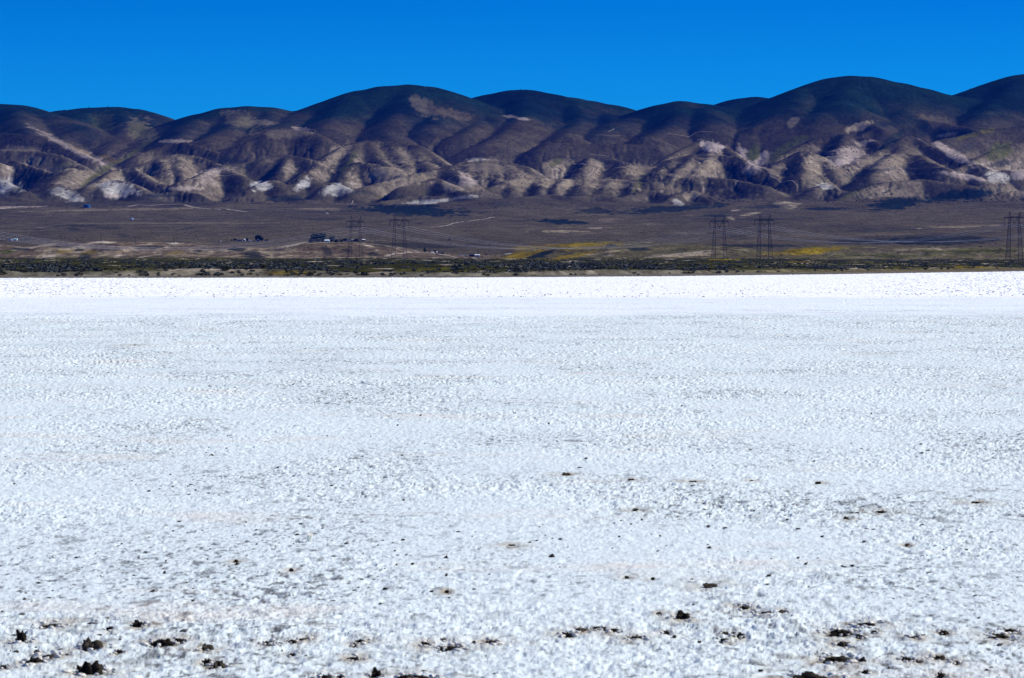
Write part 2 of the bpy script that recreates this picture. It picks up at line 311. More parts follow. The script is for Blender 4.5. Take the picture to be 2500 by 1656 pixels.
FOOT = [  # smaller hills and spurs of the foothills (photo pixels, distance)
 [(-120,362,10750),(0,364,10700),(88,364,10650),(150,378,10500),(195,402,10350),(245,432,10150)],
 [(-100,318,11250),(0,322,11200),(95,332,11100),(158,353,11000),(224,385,10800)],
 [(35,388,10200),(105,410,10000),(150,430,9800),(110,462,9400)], [(240,432,10050),(200,415,10000),(175,409,9900),(140,440,9550),(130,470,9250)],
 [(-160,420,9600),(-40,424,9500),(0,434,9420),(30,450,9300),(60,468,9200)], [(120,452,9500),(137,441,9520),(165,458,9400),(195,478,9230)], [(0,395,10100),(-60,385,10150)],
 [(200,470,9250),(240,440,9500),(275,412,9850),(320,405,9920),(360,428,9700),(400,450,9500)], [(255,462,9300),(285,437,9480),(320,448,9380),(355,470,9200)],
 [(320,415,10200),(355,400,10300),(400,382,10350),(440,374,10400),(480,380,10400),(530,398,10250),(560,415,10000)], [(400,388,10300),(408,420,9900)], [(440,380,10350),(446,425,9900)],
 [(330,378,10950),(370,360,11050),(430,342,11100),(490,355,11000),(540,374,10900)],
 [(430,446,9450),(480,428,9600),(525,408,9850),(570,420,9750),(600,436,9600)], [(610,462,9350),(631,448,9500),(662,438,9600),(690,455,9400)], [(560,400,10200),(620,392,10300),(660,400,10200)],
 [(600,345,10950),(655,325,11000),(718,313,11050),(770,325,11000),(800,345,10900)], [(640,388,10250),(690,374,10350),(750,385,10250),(780,400,10100)], [(700,380,10300),(690,415,9900)],
 [(900,340,10900),(850,352,10800),(820,372,10500),(780,400,10150),(735,432,9750)], [(870,346,10800),(860,392,10250),(835,440,9750)],
 [(869,346,10800),(920,343,10850),(960,344,10850),(1020,352,10750),(1060,378,10500),(1092,402,10250)], [(905,350,10800),(930,385,10350),(960,410,10000),(995,434,9750)],
 [(960,350,10800),(985,385,10400),(1000,410,10100)], [(1020,358,10700),(1035,390,10350),(1045,405,10100)],
 [(855,410,10050),(880,393,10150),(920,400,10080),(960,418,9900)], [(715,455,9420),(740,437,9560),(760,434,9600),(780,450,9450)], [(790,460,9380),(815,443,9520),(850,460,9380)],
 [(860,470,9350),(900,452,9550),(1000,427,9700),(1085,406,9880),(1115,420,9750),(1140,442,9600)], [(980,455,9350),(1060,432,9480),(1110,452,9330),(1160,478,9180)],
 [(1090,412,10000),(1120,396,10200),(1180,382,10300),(1230,390,10200),(1290,407,10000)], [(1180,386,10250),(1172,440,9650)], [(1205,388,10250),(1212,438,9650)], [(1150,390,10250),(1138,430,9750)], [(1240,395,10150),(1255,430,9750)],
 [(1120,480,9250),(1190,458,9450),(1260,434,9650),(1290,430,9700)],
 [(1230,434,9750),(1262,430,9780),(1300,434,9750)], [(1262,431,9770),(1250,462,9450)], [(1320,435,9750),(1318,462,9450)], [(1380,436,9750),(1358,462,9450)], [(1300,434,9750),(1380,436,9750),(1430,438,9750),(1500,433,9780),(1560,440,9700)], [(1432,438,9740),(1425,464,9420)], [(1500,434,9760),(1480,464,9420)], [(1545,438,9700),(1550,462,9430)],
 [(1320,398,10200),(1360,384,10450),(1440,378,10500),(1490,385,10450),(1550,400,10250),(1600,412,10100)], [(1440,382,10400),(1420,415,10000)], [(1530,398,10200),(1520,420,9950)],
 [(1340,345,11000),(1420,350,11000),(1500,350,11000),(1600,352,11000)],
 [(1620,392,10350),(1660,365,10700),(1710,338,10900),(1760,350,10800),(1800,378,10500),(1855,418,10050)], [(1740,350,10800),(1742,366,10600)],
 [(1590,405,10200),(1640,388,10300),(1690,378,10350),(1740,370,10400),(1800,385,10200),(1870,418,9900),(1910,440,9750)], [(1690,380,10300),(1662,412,9900),(1650,425,9800)], [(1735,372,10350),(1710,410,9950),(1695,430,9700)], [(1640,390,10250),(1612,420,9850)],
 [(1590,445,9620),(1650,432,9720),(1720,430,9720),(1800,438,9680),(1870,452,9560)], [(1640,482,9250),(1670,466,9380),(1692,463,9400),(1720,472,9330),(1745,484,9250)], [(1625,492,9180),(1645,486,9230),(1672,502,9100)],
 [(1520,482,9280),(1560,468,9400),(1595,463,9450),(1640,478,9320)], [(1400,480,9280),(1465,472,9350),(1500,482,9260)], [(1280,478,9300),(1350,470,9360),(1400,480,9280)],
 [(1840,310,11450),(1890,295,11500),(1950,280,11500),(2020,277,11500),(2080,288,11450),(2128,302,11350),(2160,318,11200)], [(2110,325,11200),(2170,300,11450),(2240,290,11500),(2310,297,11450),(2385,318,11250)],
 [(1900,385,10400),(1940,362,10600),(1990,336,10900),(2060,325,10950),(2130,340,10800),(2170,360,10600)], [(2060,328,10900),(2050,365,10400),(2042,385,10200)],
 [(1865,415,9950),(1920,385,10200),(1965,366,10300),(2000,380,10200),(2020,400,10050),(2035,425,9850)], [(1965,368,10250),(1960,410,9850),(1955,435,9650)],
 [(2215,328,10950),(2150,365,10500),(2080,395,10200),(2005,432,9800)], [(2215,328,10950),(2260,350,10750),(2330,375,10500),(2400,408,10150)], [(2200,335,10850),(2195,365,10450),(2160,395,10050),(2130,425,9750)], [(2240,375,10400),(2265,390,10100),(2310,412,9850)],
 [(2330,412,10150),(2380,385,10350),(2440,360,10600),(2500,340,10800),(2620,320,11000)], [(2270,350,11000),(2300,338,11100),(2360,326,11200),(2415,315,11300),(2520,303,11400)],
 [(2380,440,9780),(2420,425,9880),(2450,413,9950),(2490,416,9930),(2560,412,9950)], [(2400,478,9320),(2440,468,9400),(2480,463,9440),(2560,475,9380)], [(2060,478,9330),(2140,446,9600),(2250,435,9700),(2380,452,9600)],
 [(1875,500,9150),(1915,487,9250),(1955,506,9080)], [(1985,462,9450),(2015,446,9560),(2045,462,9440)], [(2080,490,9200),(2160,478,9300),(2250,480,9280)], [(2290,428,9850),(2350,420,9900),(2400,440,9750)],
 [(640,490,9180),(700,478,9260),(760,488,9180)], [(380,476,9250),(420,462,9350),(480,470,9280)], [(0,478,9200),(60,486,9120)], [(930,490,9180),(1020,474,9300),(1080,480,9240)]]
PY0 = np.array([8600, 9000, 9500, 10000, 10500, 11000, 11500, 12000, 12600, 13400]); PP = np.array([514, 501, 490, 478, 460, 432, 398, 366, 350, 360])
PLD = np.array([1000, 2400, 3000, 3900, 4300, 5000, 6000, 7000, 8000, 8600]); PLP = np.array([677, 655, 643, 637, 634, 626, 595, 566, 535, 514])
def zarr(py, Y):
    v = (828 - py)/F; return CAMZ + Y/(CP + v*SP)*(-SP + v*CP)
gx = np.arange(-2500, 2501, 6.5); gy = np.arange(8900, 13200, 10.0)
def mountain_grid():
    X, Y = np.meshgrid(gx, gy)
    H = zarr(np.interp(Y + (260*fbm(X/260, Y/900, 2, 3) + 60)*sstep(8950, 9300, Y)*(1 - sstep(10200, 10900, Y)), PY0, PP), Y) + 12*fbm(X/400, Y/700, 3, 4)
    wx = X + 22*fbm(X/160, Y/260, 8, 3); wy = Y + 40*fbm(X/200, Y/260, 9, 3)
    def put(poly, s, r, k, warp):
        nonlocal H
        P = [pix(*p) for p in poly]
        reach = 900
        xs = [p[0] for p in P]; ys = [p[1] for p in P]
        i0, i1 = np.searchsorted(gx, [min(xs)-reach, max(xs)+reach]); j0, j1 = np.searchsorted(gy, [min(ys)-reach, max(ys)+reach])
        sx = lerp(X, wx, warp)[j0:j1, i0:i1]; sy = lerp(Y, wy, warp)[j0:j1, i0:i1]
        best = np.full(sx.shape, -1e9)
        for a, b in zip(P[:-1], P[1:]):
            dx, dy = b[0]-a[0], b[1]-a[1]; L2 = dx*dx + dy*dy
            t = np.clip(((sx-a[0])*dx + (sy-a[1])*dy)/L2, 0, 1)
            d = np.hypot(sx - a[0] - t*dx, (sy - a[1] - t*dy)*.8)
            best = np.maximum(best, a[2] + t*(b[2]-a[2]) - s*(np.sqrt(d*d + r*r) - r))
        h = H[j0:j1, i0:i1]; m = np.maximum(h, best)
        H[j0:j1, i0:i1] = m + k*np.exp(-np.abs(h-best)/k)*.5 - 0
    for p in SPUR: put(p, .46, 30, 4, .6)
    rr_ = random.Random(3)
    for p in FOOT: put(p, rr_.uniform(.52, .80), rr_.uniform(9, 26), 1.0, .35)
    for p in MAIN: put(p, .44, 75, 2, 0)
    H += 2.2*fbm(X/60, Y/80, 13, 4)*sstep(9000, 9300, Y)
    ny, nx = H.shape; dx, dy = 6.5, 10.0
    hi = sstep(300, 430, H)
    top = zarr(np.full_like(H, 0), Y)
    for it in range(7):
        # flow routing + implicit stream-power erosion
        offs = [(-1,0,dy),(1,0,dy),(0,-1,dx),(0,1,dx),(-1,-1,math.hypot(dx,dy)),(-1,1,math.hypot(dx,dy)),(1,-1,math.hypot(dx,dy)),(1,1,math.hypot(dx,dy))]
        Hp = np.pad(H, 1, mode='edge'); bs = np.zeros(H.shape); br = np.arange(ny*nx).reshape(ny, nx); bd = np.ones(H.shape); idx = br.copy()
        for oy, ox, dd in offs:
            sl_ = (H - Hp[1+oy:1+oy+ny, 1+ox:1+ox+nx])/dd
            valid = sl_ > bs
            tgt = idx + oy*nx + ox
            valid[0, :] = valid[-1, :] = False; valid[:, 0] = valid[:, -1] = False
            bs = np.where(valid, sl_, bs); br = np.where(valid, tgt, br); bd = np.where(valid, dd, bd)
        order = np.argsort(-H, axis=None).tolist(); rec = br.ravel().tolist(); A = [65.0]*(ny*nx)
        for i in order:
            r = rec[i]
            if r != i: A[r] += A[i]
        Aa = np.minimum(np.array(A), 4e4)
        K = lerp(.028, .014, hi.ravel())*sstep(9000, 9250, Y).ravel()
        f = (K*np.sqrt(Aa)/bd.ravel()).tolist(); h = H.ravel().tolist()
        for i in reversed(order):
            r = rec[i]
            if r != i and h[r] < h[i]: h[i] = (h[i] + f[i]*h[r])/(1 + f[i])
        H = np.array(h).reshape(ny, nx)
        for _ in range(1):
            Hp = np.pad(H, 1, mode='edge')
            H = H + .10*(Hp[:-2, 1:-1] + Hp[2:, 1:-1] + Hp[1:-1, :-2] + Hp[1:-1, 2:] - 4*H)
    return H
MG = mountain_grid()
def mtn_z(X, Y):
    fx = np.clip((X - gx[0])/6.5, 0, len(gx)-1.001); fy = np.clip((Y - gy[0])/10.0, 0, len(gy)-1.001)
    i = fx.astype(int); j = fy.astype(int); a = fx - i; b = fy - j
    return (MG[j, i]*(1-a) + MG[j, i+1]*a)*(1-b) + (MG[j+1, i]*(1-a) + MG[j+1, i+1]*a)*b

# low hills crest in front of the farm plain
CR = np.array([(-900,600),(0,600),(60,607),(105,600),(211,594),(253,590.5),(317,595),(422,596),(500,604),(600,607),(648,609),(715,599),(775,595),(880,595),
 (965,606),(1025,616),(1086,622),(1153,632),(1195,638),(1216,630),(1300,611.5),(1398,594),(1485,592.5),(1590,595),(1730,602),(1802,606),(1850,614),(1895,616),
 (1930,610),(1988,603),(2050,600.5),(2175,604),(2316,606),(2500,604),(3400,600)])
def plain_z(X, Y):
    px = 1250 + F*X/Y
    Ys = shoreY(px)
    # beach and scrub flat, rising gently from the shore
    base = zarr(np.interp(Y, PLD, PLP), Y)
    rise = .0 + sstep(0, 260, Y - Ys)*1.0
    t = np.clip((Y - Ys)/(4300 - Ys), 0, 1)
    zf = lerp(0.0, zpix(634, 4300.), t**1.1)
    z = np.where(Y < 4300, zf, base)
    z = z + rise*.3
    # small bank with hummocks at the edge of the scrub
    bankY = Ys + np.where(px < 1350, 105, 105 + (px-1350)*.2) + 40*fbm(X/60, Y*0, 61, 3)
    hum = fbm(X/22, Y/60, 62, 4)
    z = z + sstep(0, 18, Y - bankY)*(1.15 + .9*hum)*(1 - .6*sstep(1700, 2100, px)) + np.where(Y > bankY+18, .9*fbm(X/40, Y/120, 64, 4), 0)
    z = z - .25*sstep(-30, 0, Ys - Y)
    # low hills
    cy = np.interp(px, CR[:, 0], CR[:, 1]); crY = 4650 + 160*fbm(X/300, Y*0, 66, 2)
    cz = zarr(cy, crY); flat = zarr(np.interp(crY, PLD, PLP), crY)
    amp = np.maximum(cz - flat, 0)
    u = (Y - crY)/np.where(Y < crY, 480, 700)
    prof = np.where(np.abs(u) < 1, np.cos(np.clip(u, -1, 1)*math.pi/2)**1.3, 0)
    z = z + amp*prof
    gul = fbm(X/45, Y/160, 67, 4); mh = prof*(1-prof)*4*np.clip(amp/10, 0, 1)
    z = z + mh*(6.0*gul - 2.0*np.exp(-(fbm(X/70, Y/300, 68, 2)/.10)**2))
    # plain relief
    pz = sstep(5000, 6000, Y)
    z = z + pz*(2.6*fbm(X/260, Y/300, 69, 4)*sstep(5200, 7000, Y) + 1.2*fbm(X/60, Y/120, 70, 3)*sstep(6000, 8000, Y))
    return z
def ground_z(X, Y):
    X = np.asarray(X, float); Y = np.asarray(Y, float)
    b = sstep(8900, 9060, Y)
    return plain_z(X, Y)*(1-b) + mtn_z(X, np.maximum(Y, 8900))*b
def gz(x, y): return float(ground_z(np.array([x]), np.array([y]))[0])
def on_ground(px, py, lo=1000, hi=12800, last=False):
    """first terrain point hit by the ray through a photo pixel"""
    Ys = np.arange(lo, hi, 4.0); u = (px-1250)/F; v = (828-py)/F; t = Ys/(CP + v*SP)
    X = u*t; Zr = CAMZ + t*(-SP + v*CP); d = ground_z(X, Ys) - Zr
    k = np.argmax(d >= 0)
    if d[k] < 0: k = len(Ys)-1
    return (X[k], Ys[k], float(ground_z(X[k:k+1], Ys[k:k+1])[0]))

# ------------------------------------------------------------------ ground colours
C = dict(brown=(.070,.058,.038), mauve=(.043,.038,.030), tan=(.215,.175,.118), white=(.35,.335,.30), green=(.005,.017,.014), dgreen=(.003,.010,.012),
         grass=(.055,.060,.014), yellow=(.18,.125,.006), shrub=(.009,.016,.018), cream=(.33,.28,.21), pale=(.34,.28,.24))
PATCH = [  # px, py, rx, ry, angle, kind, strength
 (0,448,60,24,10,'white',.9),(285,460,60,22,8,'white',1),(155,472,48,14,15,'white',.8),(640,456,28,16,0,'white',1),(738,452,26,16,-20,'white',1),(822,462,38,14,-10,'white',.9),
 (1050,492,70,6,-4,'white',.8),(1130,482,40,5,-6,'white',.6),(1165,390,28,6,0,'white',.5),(1120,455,58,14,10,'tan',1),(1380,450,24,13,-5,'tan',1),(1335,447,17,12,0,'tan',1),
 (1655,496,18,8,25,'white',.7),(1925,500,34,10,5,'tan',1.3),(2015,456,22,9,0,'white',.7),(1735,358,36,14,15,'pale',1),(1850,395,40,22,-30,'pale',.7),(1815,372,26,14,35,'pale',.9),
 (2070,380,60,26,-20,'pale',.5),(2155,398,52,22,-8,'tan',.8),(1990,400,32,26,0,'tan',.8),(2055,397,32,11,-20,'pale',.9),(2330,378,78,12,28,'pale',.8),(2440,432,34,14,5,'white',.8),(2500,425,40,12,0,'pale',.8),
 (2485,472,34,10,12,'tan',1),(2350,430,56,7,10,'pale',.8),(2100,308,36,10,-15,'tan',.9),(1935,298,16,10,-40,'tan',.6),(2315,329,28,5,-8,'tan',1),(2290,300,50,16,15,'brown',.9),
 (345,315,42,28,35,'tan',.3),(345,318,38,24,35,'grass',.55),(600,305,44,22,30,'grass',.35),(250,300,34,24,0,'grass',.5),(590,300,48,26,30,'tan',.3),(640,300,40,8,5,'tan',.4),(1035,262,40,22,35,'tan',.28),(1265,288,46,4,8,'pale',.6),  # tan and grass on the upper hills also paint in sunlit right faces
 (960,430,70,26,5,'tan',.9),(985,385,50,20,20,'tan',.45),(820,378,46,18,-35,'tan',.7),(440,400,70,20,8,'tan',.5),(380,430,40,24,10,'tan',.6),(1700,415,70,24,-20,'tan',.75),(1560,415,50,14,0,'tan',.7),
 (1440,440,60,16,0,'tan',.6),(1500,450,50,12,0,'tan',.6),(1280,440,46,14,0,'tan',.6),(1190,410,60,26,0,'tan',.5),(1690,476,30,13,-5,'tan',.9),(1140,440,30,14,30,'pale',.6),
 (100,400,80,20,15,'tan',.4),(60,365,60,8,5,'tan',.5),(210,440,60,26,35,'tan',.5),(160,355,100,9,28,'pale',.45),(230,385,60,8,22,'pale',.4),(700,328,60,12,0,'tan',.35),(520,420,50,12,-15,'pale',.6),
 (430,345,50,6,0,'pale',.45),(440,460,50,7,0,'pale',.6),(280,478,50,5,0,'pale',.6),(560,480,40,8,10,'tan',.4),(740,315,40,5,8,'pale',.5),(1110,280,60,14,10,'brown',1),
 (240,425,60,7,-38,'grass',.7),(330,370,80,5,-32,'grass',.7),(265,388,26,9,15,'yellow',.35),(200,370,40,5,25,'yellow',.3),(1940,347,50,9,-25,'grass',.9),(2375,330,66,8,-14,'yellow',.35),(2375,330,66,8,-14,'grass',.6),
 (2430,375,50,22,-30,'grass',.8),(1840,372,22,16,-30,'grass',1),(845,405,50,9,-50,'grass',.8),(1360,395,24,12,-30,'grass',.7),(1560,450,40,8,-50,'grass',.6),(2090,470,50,7,-25,'grass',.5),
 (1900,375,40,12,-35,'grass',.7),(140,402,50,8,8,'grass',.5),(2180,340,40,10,-40,'green',.6),
 (1000,514,150,15,2,'shrub',1),(1370,541,82,7,2,'shrub',1),(1450,515,60,9,0,'shrub',.8),(1620,512,150,9,-4,'shrub',.9),(2190,498,90,15,-7,'shrub',1),(2330,480,110,13,-7,'shrub',1),(700,486,56,9,0,'shrub',.8),
 (1880,505,80,6,-2,'shrub',.7),(400,478,50,5,0,'shrub',.7),(2030,510,70,5,0,'shrub',.9),(1750,527,40,4,0,'shrub',.8),(130,468,40,10,-20,'shrub',.5),(560,395,60,14,10,'shrub',.5),(2130,420,90,8,-8,'shrub',.5),
 (2440,400,60,10,-10,'shrub',.7),(860,470,60,6,0,'shrub',.4),(1700,452,120,6,5,'shrub',.5),(2360,360,40,14,-20,'shrub',.4),(60,456,50,12,-20,'shrub',.5)]
def patches(px, py, col, lst, nse):
    for (cx, cy, rx, ry, an, kind, st) in lst:
        a = math.radians(an)
        sel = (np.abs(px-cx) < 1.7*max(rx, ry)) & (np.abs(py-cy) < 1.7*max(rx, ry))
        if not sel.any(): continue
        dx = px[sel]-cx; dy = py[sel]-cy; u = dx*math.cos(a)+dy*math.sin(a); v = -dx*math.sin(a)+dy*math.cos(a)
        r = np.sqrt((u/rx)**2 + (v/ry)**2) + .8*nse[sel]
        w = (1 - sstep(.6, 1.05, r))*min(st, 1)
        col[sel] = col[sel]*(1-w[:, None]) + np.array(C[kind])[None, :]*w[:, None]*max(1, st)
    return col
def proj(X, Y, Z):
    dz = Z - CAMZ; dep = Y*CP - dz*SP
    return 1250 + F*X/dep, 828 - F*(Y*SP + dz*CP)/dep
def fan(ys, nc, tmax):
    tn = np.linspace(-tmax, tmax, nc); Y = np.repeat(ys[:, None], nc, 1); return Y*tn[None, :], Y
def make_hills():
    ys = np.arange(8960, 13100, 8.5); nc = 1150
    X, Y = fan(ys, nc, .185); Z = ground_z(X, Y)
    Wx = X + 14*fbm(X/40, Y/90, 82, 3)
    gm = sstep(9080, 9350, Y)*np.clip(1.15 - sstep(280, 380, Z), .15, 1)
    Z += .6*fbm(X/11, Y/34, 81, 3)*gm
    Z -= 2.4*np.exp(-(fbm(Wx/24, Y/150, 83, 3)/.10)**2)*gm*sstep(-.25, .25, fbm(X/150, Y/220, 84, 2))
    Z -= .7*np.exp(-(fbm(Wx/11, Y/80, 85, 2)/.12)**2)*gm*sstep(-.1, .3, fbm(X/90, Y/160, 86, 2))
    gyr, gxr = np.gradient(Z); sx = gxr/(.37/nc*Y); sy = gyr/8.5
    px, py = proj(X, Y, Z)
    n1 = fbm(X/120, Y/200, 101, 5, .6); n2 = fbm(X/35, Y/70, 111, 4, .65); n3 = fbm(X/260, Y/400, 121, 3)
    col = np.zeros(X.shape + (3,)); br = np.array(C['brown']); mv = np.array(C['mauve'])
    w = sstep(-.3, .4, n3)[..., None]; col[:] = br*(1-w) + mv*w
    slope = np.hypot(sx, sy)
    # bare soil on the foothills, painted paler on right faces to strengthen the sunlight
    low = 1 - .85*sstep(240, 330, Z)
    lf = (sstep(.0, .5, sx + .2*n2)*.55)[..., None]; col = col*(1-lf) + np.array((.022, .020, .022))*lf  # left faces painted darker, for shade contrast as well as plant cover
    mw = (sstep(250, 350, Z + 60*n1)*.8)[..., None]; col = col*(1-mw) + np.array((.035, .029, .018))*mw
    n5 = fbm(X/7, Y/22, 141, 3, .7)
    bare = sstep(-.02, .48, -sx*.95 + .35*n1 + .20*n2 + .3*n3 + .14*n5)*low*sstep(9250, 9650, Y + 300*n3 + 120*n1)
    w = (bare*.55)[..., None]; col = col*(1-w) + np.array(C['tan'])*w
    bare_lit = sstep(.42, .80, .15*n5 - sx*.75 + .5*n1 + .4*n2)*low*sstep(9250, 9650, Y + 300*n3 + 120*n1)*.5
    w = bare_lit[..., None]; col = col*(1-w) + np.array(C['pale'])*w
    led = sstep(.86, .99, np.sin(Z*.42 + 5*n1 + 2*n3))*sstep(.0, .35, n1 + .6*n5)*low*sstep(9250, 9600, Y)*.28
    w = led[..., None]; col = col*(1-w) + np.array(C['pale'])*w
    # green summits
    gr = sstep(-.4, .5, (Z - 385)/150 + .5*n1 + .3*n3 + .4*sx)
    w = gr[..., None]; gc = np.array(C['green'])*(1 - sstep(-.2, .4, n3)[..., None]) + np.array(C['dgreen'])*sstep(-.2, .4, n3)[..., None]
    col = col*(1-w*.97) + gc*w*.97
    # shrubs in gullies
    lap = np.zeros_like(Z); lap[1:-1, 2:-2] = (Z[1:-1, 4:] + Z[1:-1, :-4] - 2*Z[1:-1, 2:-2])
    w = (sstep(.5, 2.6, lap + .8*n2)*.6*low)[..., None]; col = col*(1-w) + np.array(C['shrub'])*w
    sh = px.shape; col = patches(px.ravel(), py.ravel(), col.reshape(-1, 3), PATCH, (.7*n2 + .5*n1 + .6*fbm(X/7, Y/60, 131, 3)).ravel()).reshape(sh + (3,))
    col *= (1 + .14*rng.uniform(-1, 1, X.shape) + .16*n5)[..., None]
    V = np.stack([X, Y, Z], -1).reshape(-1, 3)
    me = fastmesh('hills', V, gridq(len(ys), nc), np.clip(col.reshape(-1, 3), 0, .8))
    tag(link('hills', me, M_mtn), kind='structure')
make_hills()
PLPATCH = [(160,614,30,6,-3,'yellow',.55),(215,617,28,6,-10,'yellow',.5),(20,614,22,5,-10,'grass',.9),(430,617,32,5,-8,'yellow',.35),(185,606,46,6,-3,'cream',.6),(80,604,60,2,-8,'cream',.7),
 (253,592,32,3,0,'cream',1),(545,612,50,4,-4,'cream',.6),(700,602,50,3,-12,'cream',.9),(640,616,60,4,0,'tan',.8),(1390,603,160,9,-3,'yellow',.75),(1280,622,62,9,-10,'yellow',.9),(1400,625,70,6,-10,'yellow',.6),
 (1325,620,48,7,-16,'shrub',.95),(1560,608,34,5,0,'shrub',.9),(1490,599,14,3,0,'shrub',.9),(1680,622,70,6,-4,'tan',1),(1985,612,78,8,-3,'yellow',.95),(1920,620,60,5,0,'yellow',.5),(2150,612,90,6,0,'brown',1),(2260,610,100,4,0,'tan',.8),
 (205,628,16,12,0,'shrub',.7),(195,611,16,4,0,'shrub',.9),(50,607,28,4,0,'shrub',.8),(150,602,50,3,-4,'shrub',.8),(370,604,50,4,0,'shrub',.7),(578,609,24,5,0,'shrub',.9),(618,622,26,11,10,'shrub',.8),(480,613,16,6,0,'shrub',.7),
 (800,615,16,8,30,'shrub',.6),(910,621,14,6,0,'shrub',.7),(845,612,12,4,0,'shrub',.6),(680,610,24,4,-8,'shrub',.6),(1660,612,30,4,0,'shrub',.5),(1620,625,50,3,-6,'cream',.6),(1480,616,60,3,-8,'tan',.7),
 (1860,600,130,5,0,'dgreen',.7),(2300,585,160,14,0,'dgreen',.75),(2150,590,120,8,0,'dgreen',.7),(1000,600,110,8,2,'dgreen',.5),(2200,560,200,5,-2,'shrub',.4),(2340,554,110,3,-2,'tan',.7),(2100,556,120,10,0,'mauve',.7),
 (190,552,60,2,0,'shrub',.7),(180,560,16,6,0,'shrub',.5),(300,575,24,5,10,'shrub',.5),(100,560,40,3,-10,'shrub',.5),(460,558,40,3,-10,'shrub',.5),(300,512,260,3,-1,'tan',.4),(60,503,90,5,-3,'pale',.8),(410,493,36,5,0,'pale',.7),
 (400,545,300,2,0,'tan',.3),(1370,565,70,3,0,'tan',.8),(1450,557,30,2,0,'pale',.7),(780,535,60,4,0,'shrub',.4),(1850,535,120,3,0,'shrub',.4),(2250,575,250,3,-2,'mauve',.8),(760,508,90,5,2,'tan',.6),(1831,523,26,4,-8,'tan',1),(1795,514,12,2,-6,'pale',.7),(1782,531,12,4,25,'tan',.9),
 (2360,613,160,5,0,'grass',.8),(2200,625,200,4,0,'grass',.7),(430,595,22,2,0,'white',1),(1238,620,10,1.6,-5,'white',1)]
def make_plain():
    ys = np.concatenate([np.geomspace(1020, 2600, 420, endpoint=False), np.linspace(2600, 4150, 190, endpoint=False), np.linspace(4150, 5400, 320, endpoint=False), np.linspace(5400, 8990, 330)])
    nc = 1150; X, Y = fan(ys, nc, .185); Z = ground_z(X, Y); px, py = proj(X, Y, Z)
    pxx = 1250 + F*X/Y; Ys = shoreY(pxx); d = Y - Ys
    n1 = fbm(X/90, Y/260, 201, 5, .6); n2 = fbm(X/14, Y/60, 211, 4, .65); n3 = fbm(X/400, Y/1200, 221, 3)
    arr = lambda k: np.array(C[k])
    def mixc(col, k, w): w = np.clip(w, 0, 1)[..., None]; return col*(1-w) + (arr(k) if isinstance(k, str) else np.array(k))*w
    col = np.zeros(X.shape + (3,)); col[:] = (.135, .122, .10)                      # beach mud
    col = mixc(col, (.10, .09, .065), sstep(-.1, .5, n1)*.7)
    col = mixc(col, (.10, .08, .035), sstep(0, 180, d - 60)*sstep(1500, 2000, pxx)*.8)
    bankY = np.where(pxx < 1350, 105, 105 + (pxx-1350)*.2) + 40*fbm(X/60, Y*0, 61, 3)
    gyr, gxr = np.gradient(Z); steep = gyr/np.gradient(ys)[:, None]
    on = sstep(0, 25, d - bankY)
    scrub = sstep(-.2, .2, n2 + .25)
    col = mixc(col, (.050, .048, .022), on*.9); col = mixc(col, 'cream', on*sstep(.10, .40, n2 + .4*n1)*(1 - .8*sstep(1500, 1800, pxx)))
    col = mixc(col, (.026, .027, .009), sstep(10, 70, d - bankY - 20 + 40*n2))
    col = mixc(col, (.075, .068, .010), sstep(.05, .5, n1 + .3*n2)*sstep(60, 140, d - bankY)*.85)
    col = mixc(col, 'cream', sstep(.28, .42, n2)*sstep(30, 80, d - bankY)*.85)
    # low hills
    h = sstep(4050, 4200, Y)
    hc = np.zeros_like(col); hc[:] = (.085, .064, .045); hc = mixc(hc, 'tan', sstep(-.15, .5, n2 + .6*n1)*.85*(1 - .35*sstep(1150, 1300, pxx))); hc = mixc(hc, 'pale', sstep(.35, .7, n2)*.8)
    hc = mixc(hc, 'grass', sstep(.1, .5, n3)*.45*sstep(1150, 1300, pxx))
    col = col*(1-h[..., None]) + hc*h[..., None]
    # farm plain
    p = sstep(4950, 5150, Y)
    pc = np.zeros_like(col); pc[:] = arr('brown')*1.02; pc = mixc(pc, 'mauve', sstep(-.2, .7, n3)*.7); pc = mixc(pc, 'tan', sstep(.25, .8, n1 + .3*n2)*.35)
    pc = mixc(pc, 'shrub', sstep(.3, .6, -n1 + .2*n2)*.5)
    col = col*(1-p[..., None]) + pc*p[..., None]
    sh = px.shape; col = patches(px.ravel(), py.ravel(), col.reshape(-1, 3), PLPATCH + PATCH, (.5*n2 + .3*n1 + .6*fbm(X/8, Y/50, 231, 3)).ravel()).reshape(sh+(3,))
    # greenish yellow patch of flowers by the shore
    col = col.reshape(-1, 3)
    col = patches(px.ravel(), py.ravel(), col, [(705,667,60,5,0,'yellow',.6),(2370,652,90,3,0,'yellow',.5),(1960,640,50,2,0,'yellow',.6),(1760,634,60,1.5,0,'yellow',.9),(2480,650,40,3,0,'grass',.8)], (.6*n2).ravel())
    V = np.stack([X, Y, Z], -1).reshape(-1, 3)
    me = fastmesh('plain', V, gridq(len(ys), nc), np.clip(col, 0, .8))
    tag(link('plain', me, M_plain), kind='structure')
make_plain()

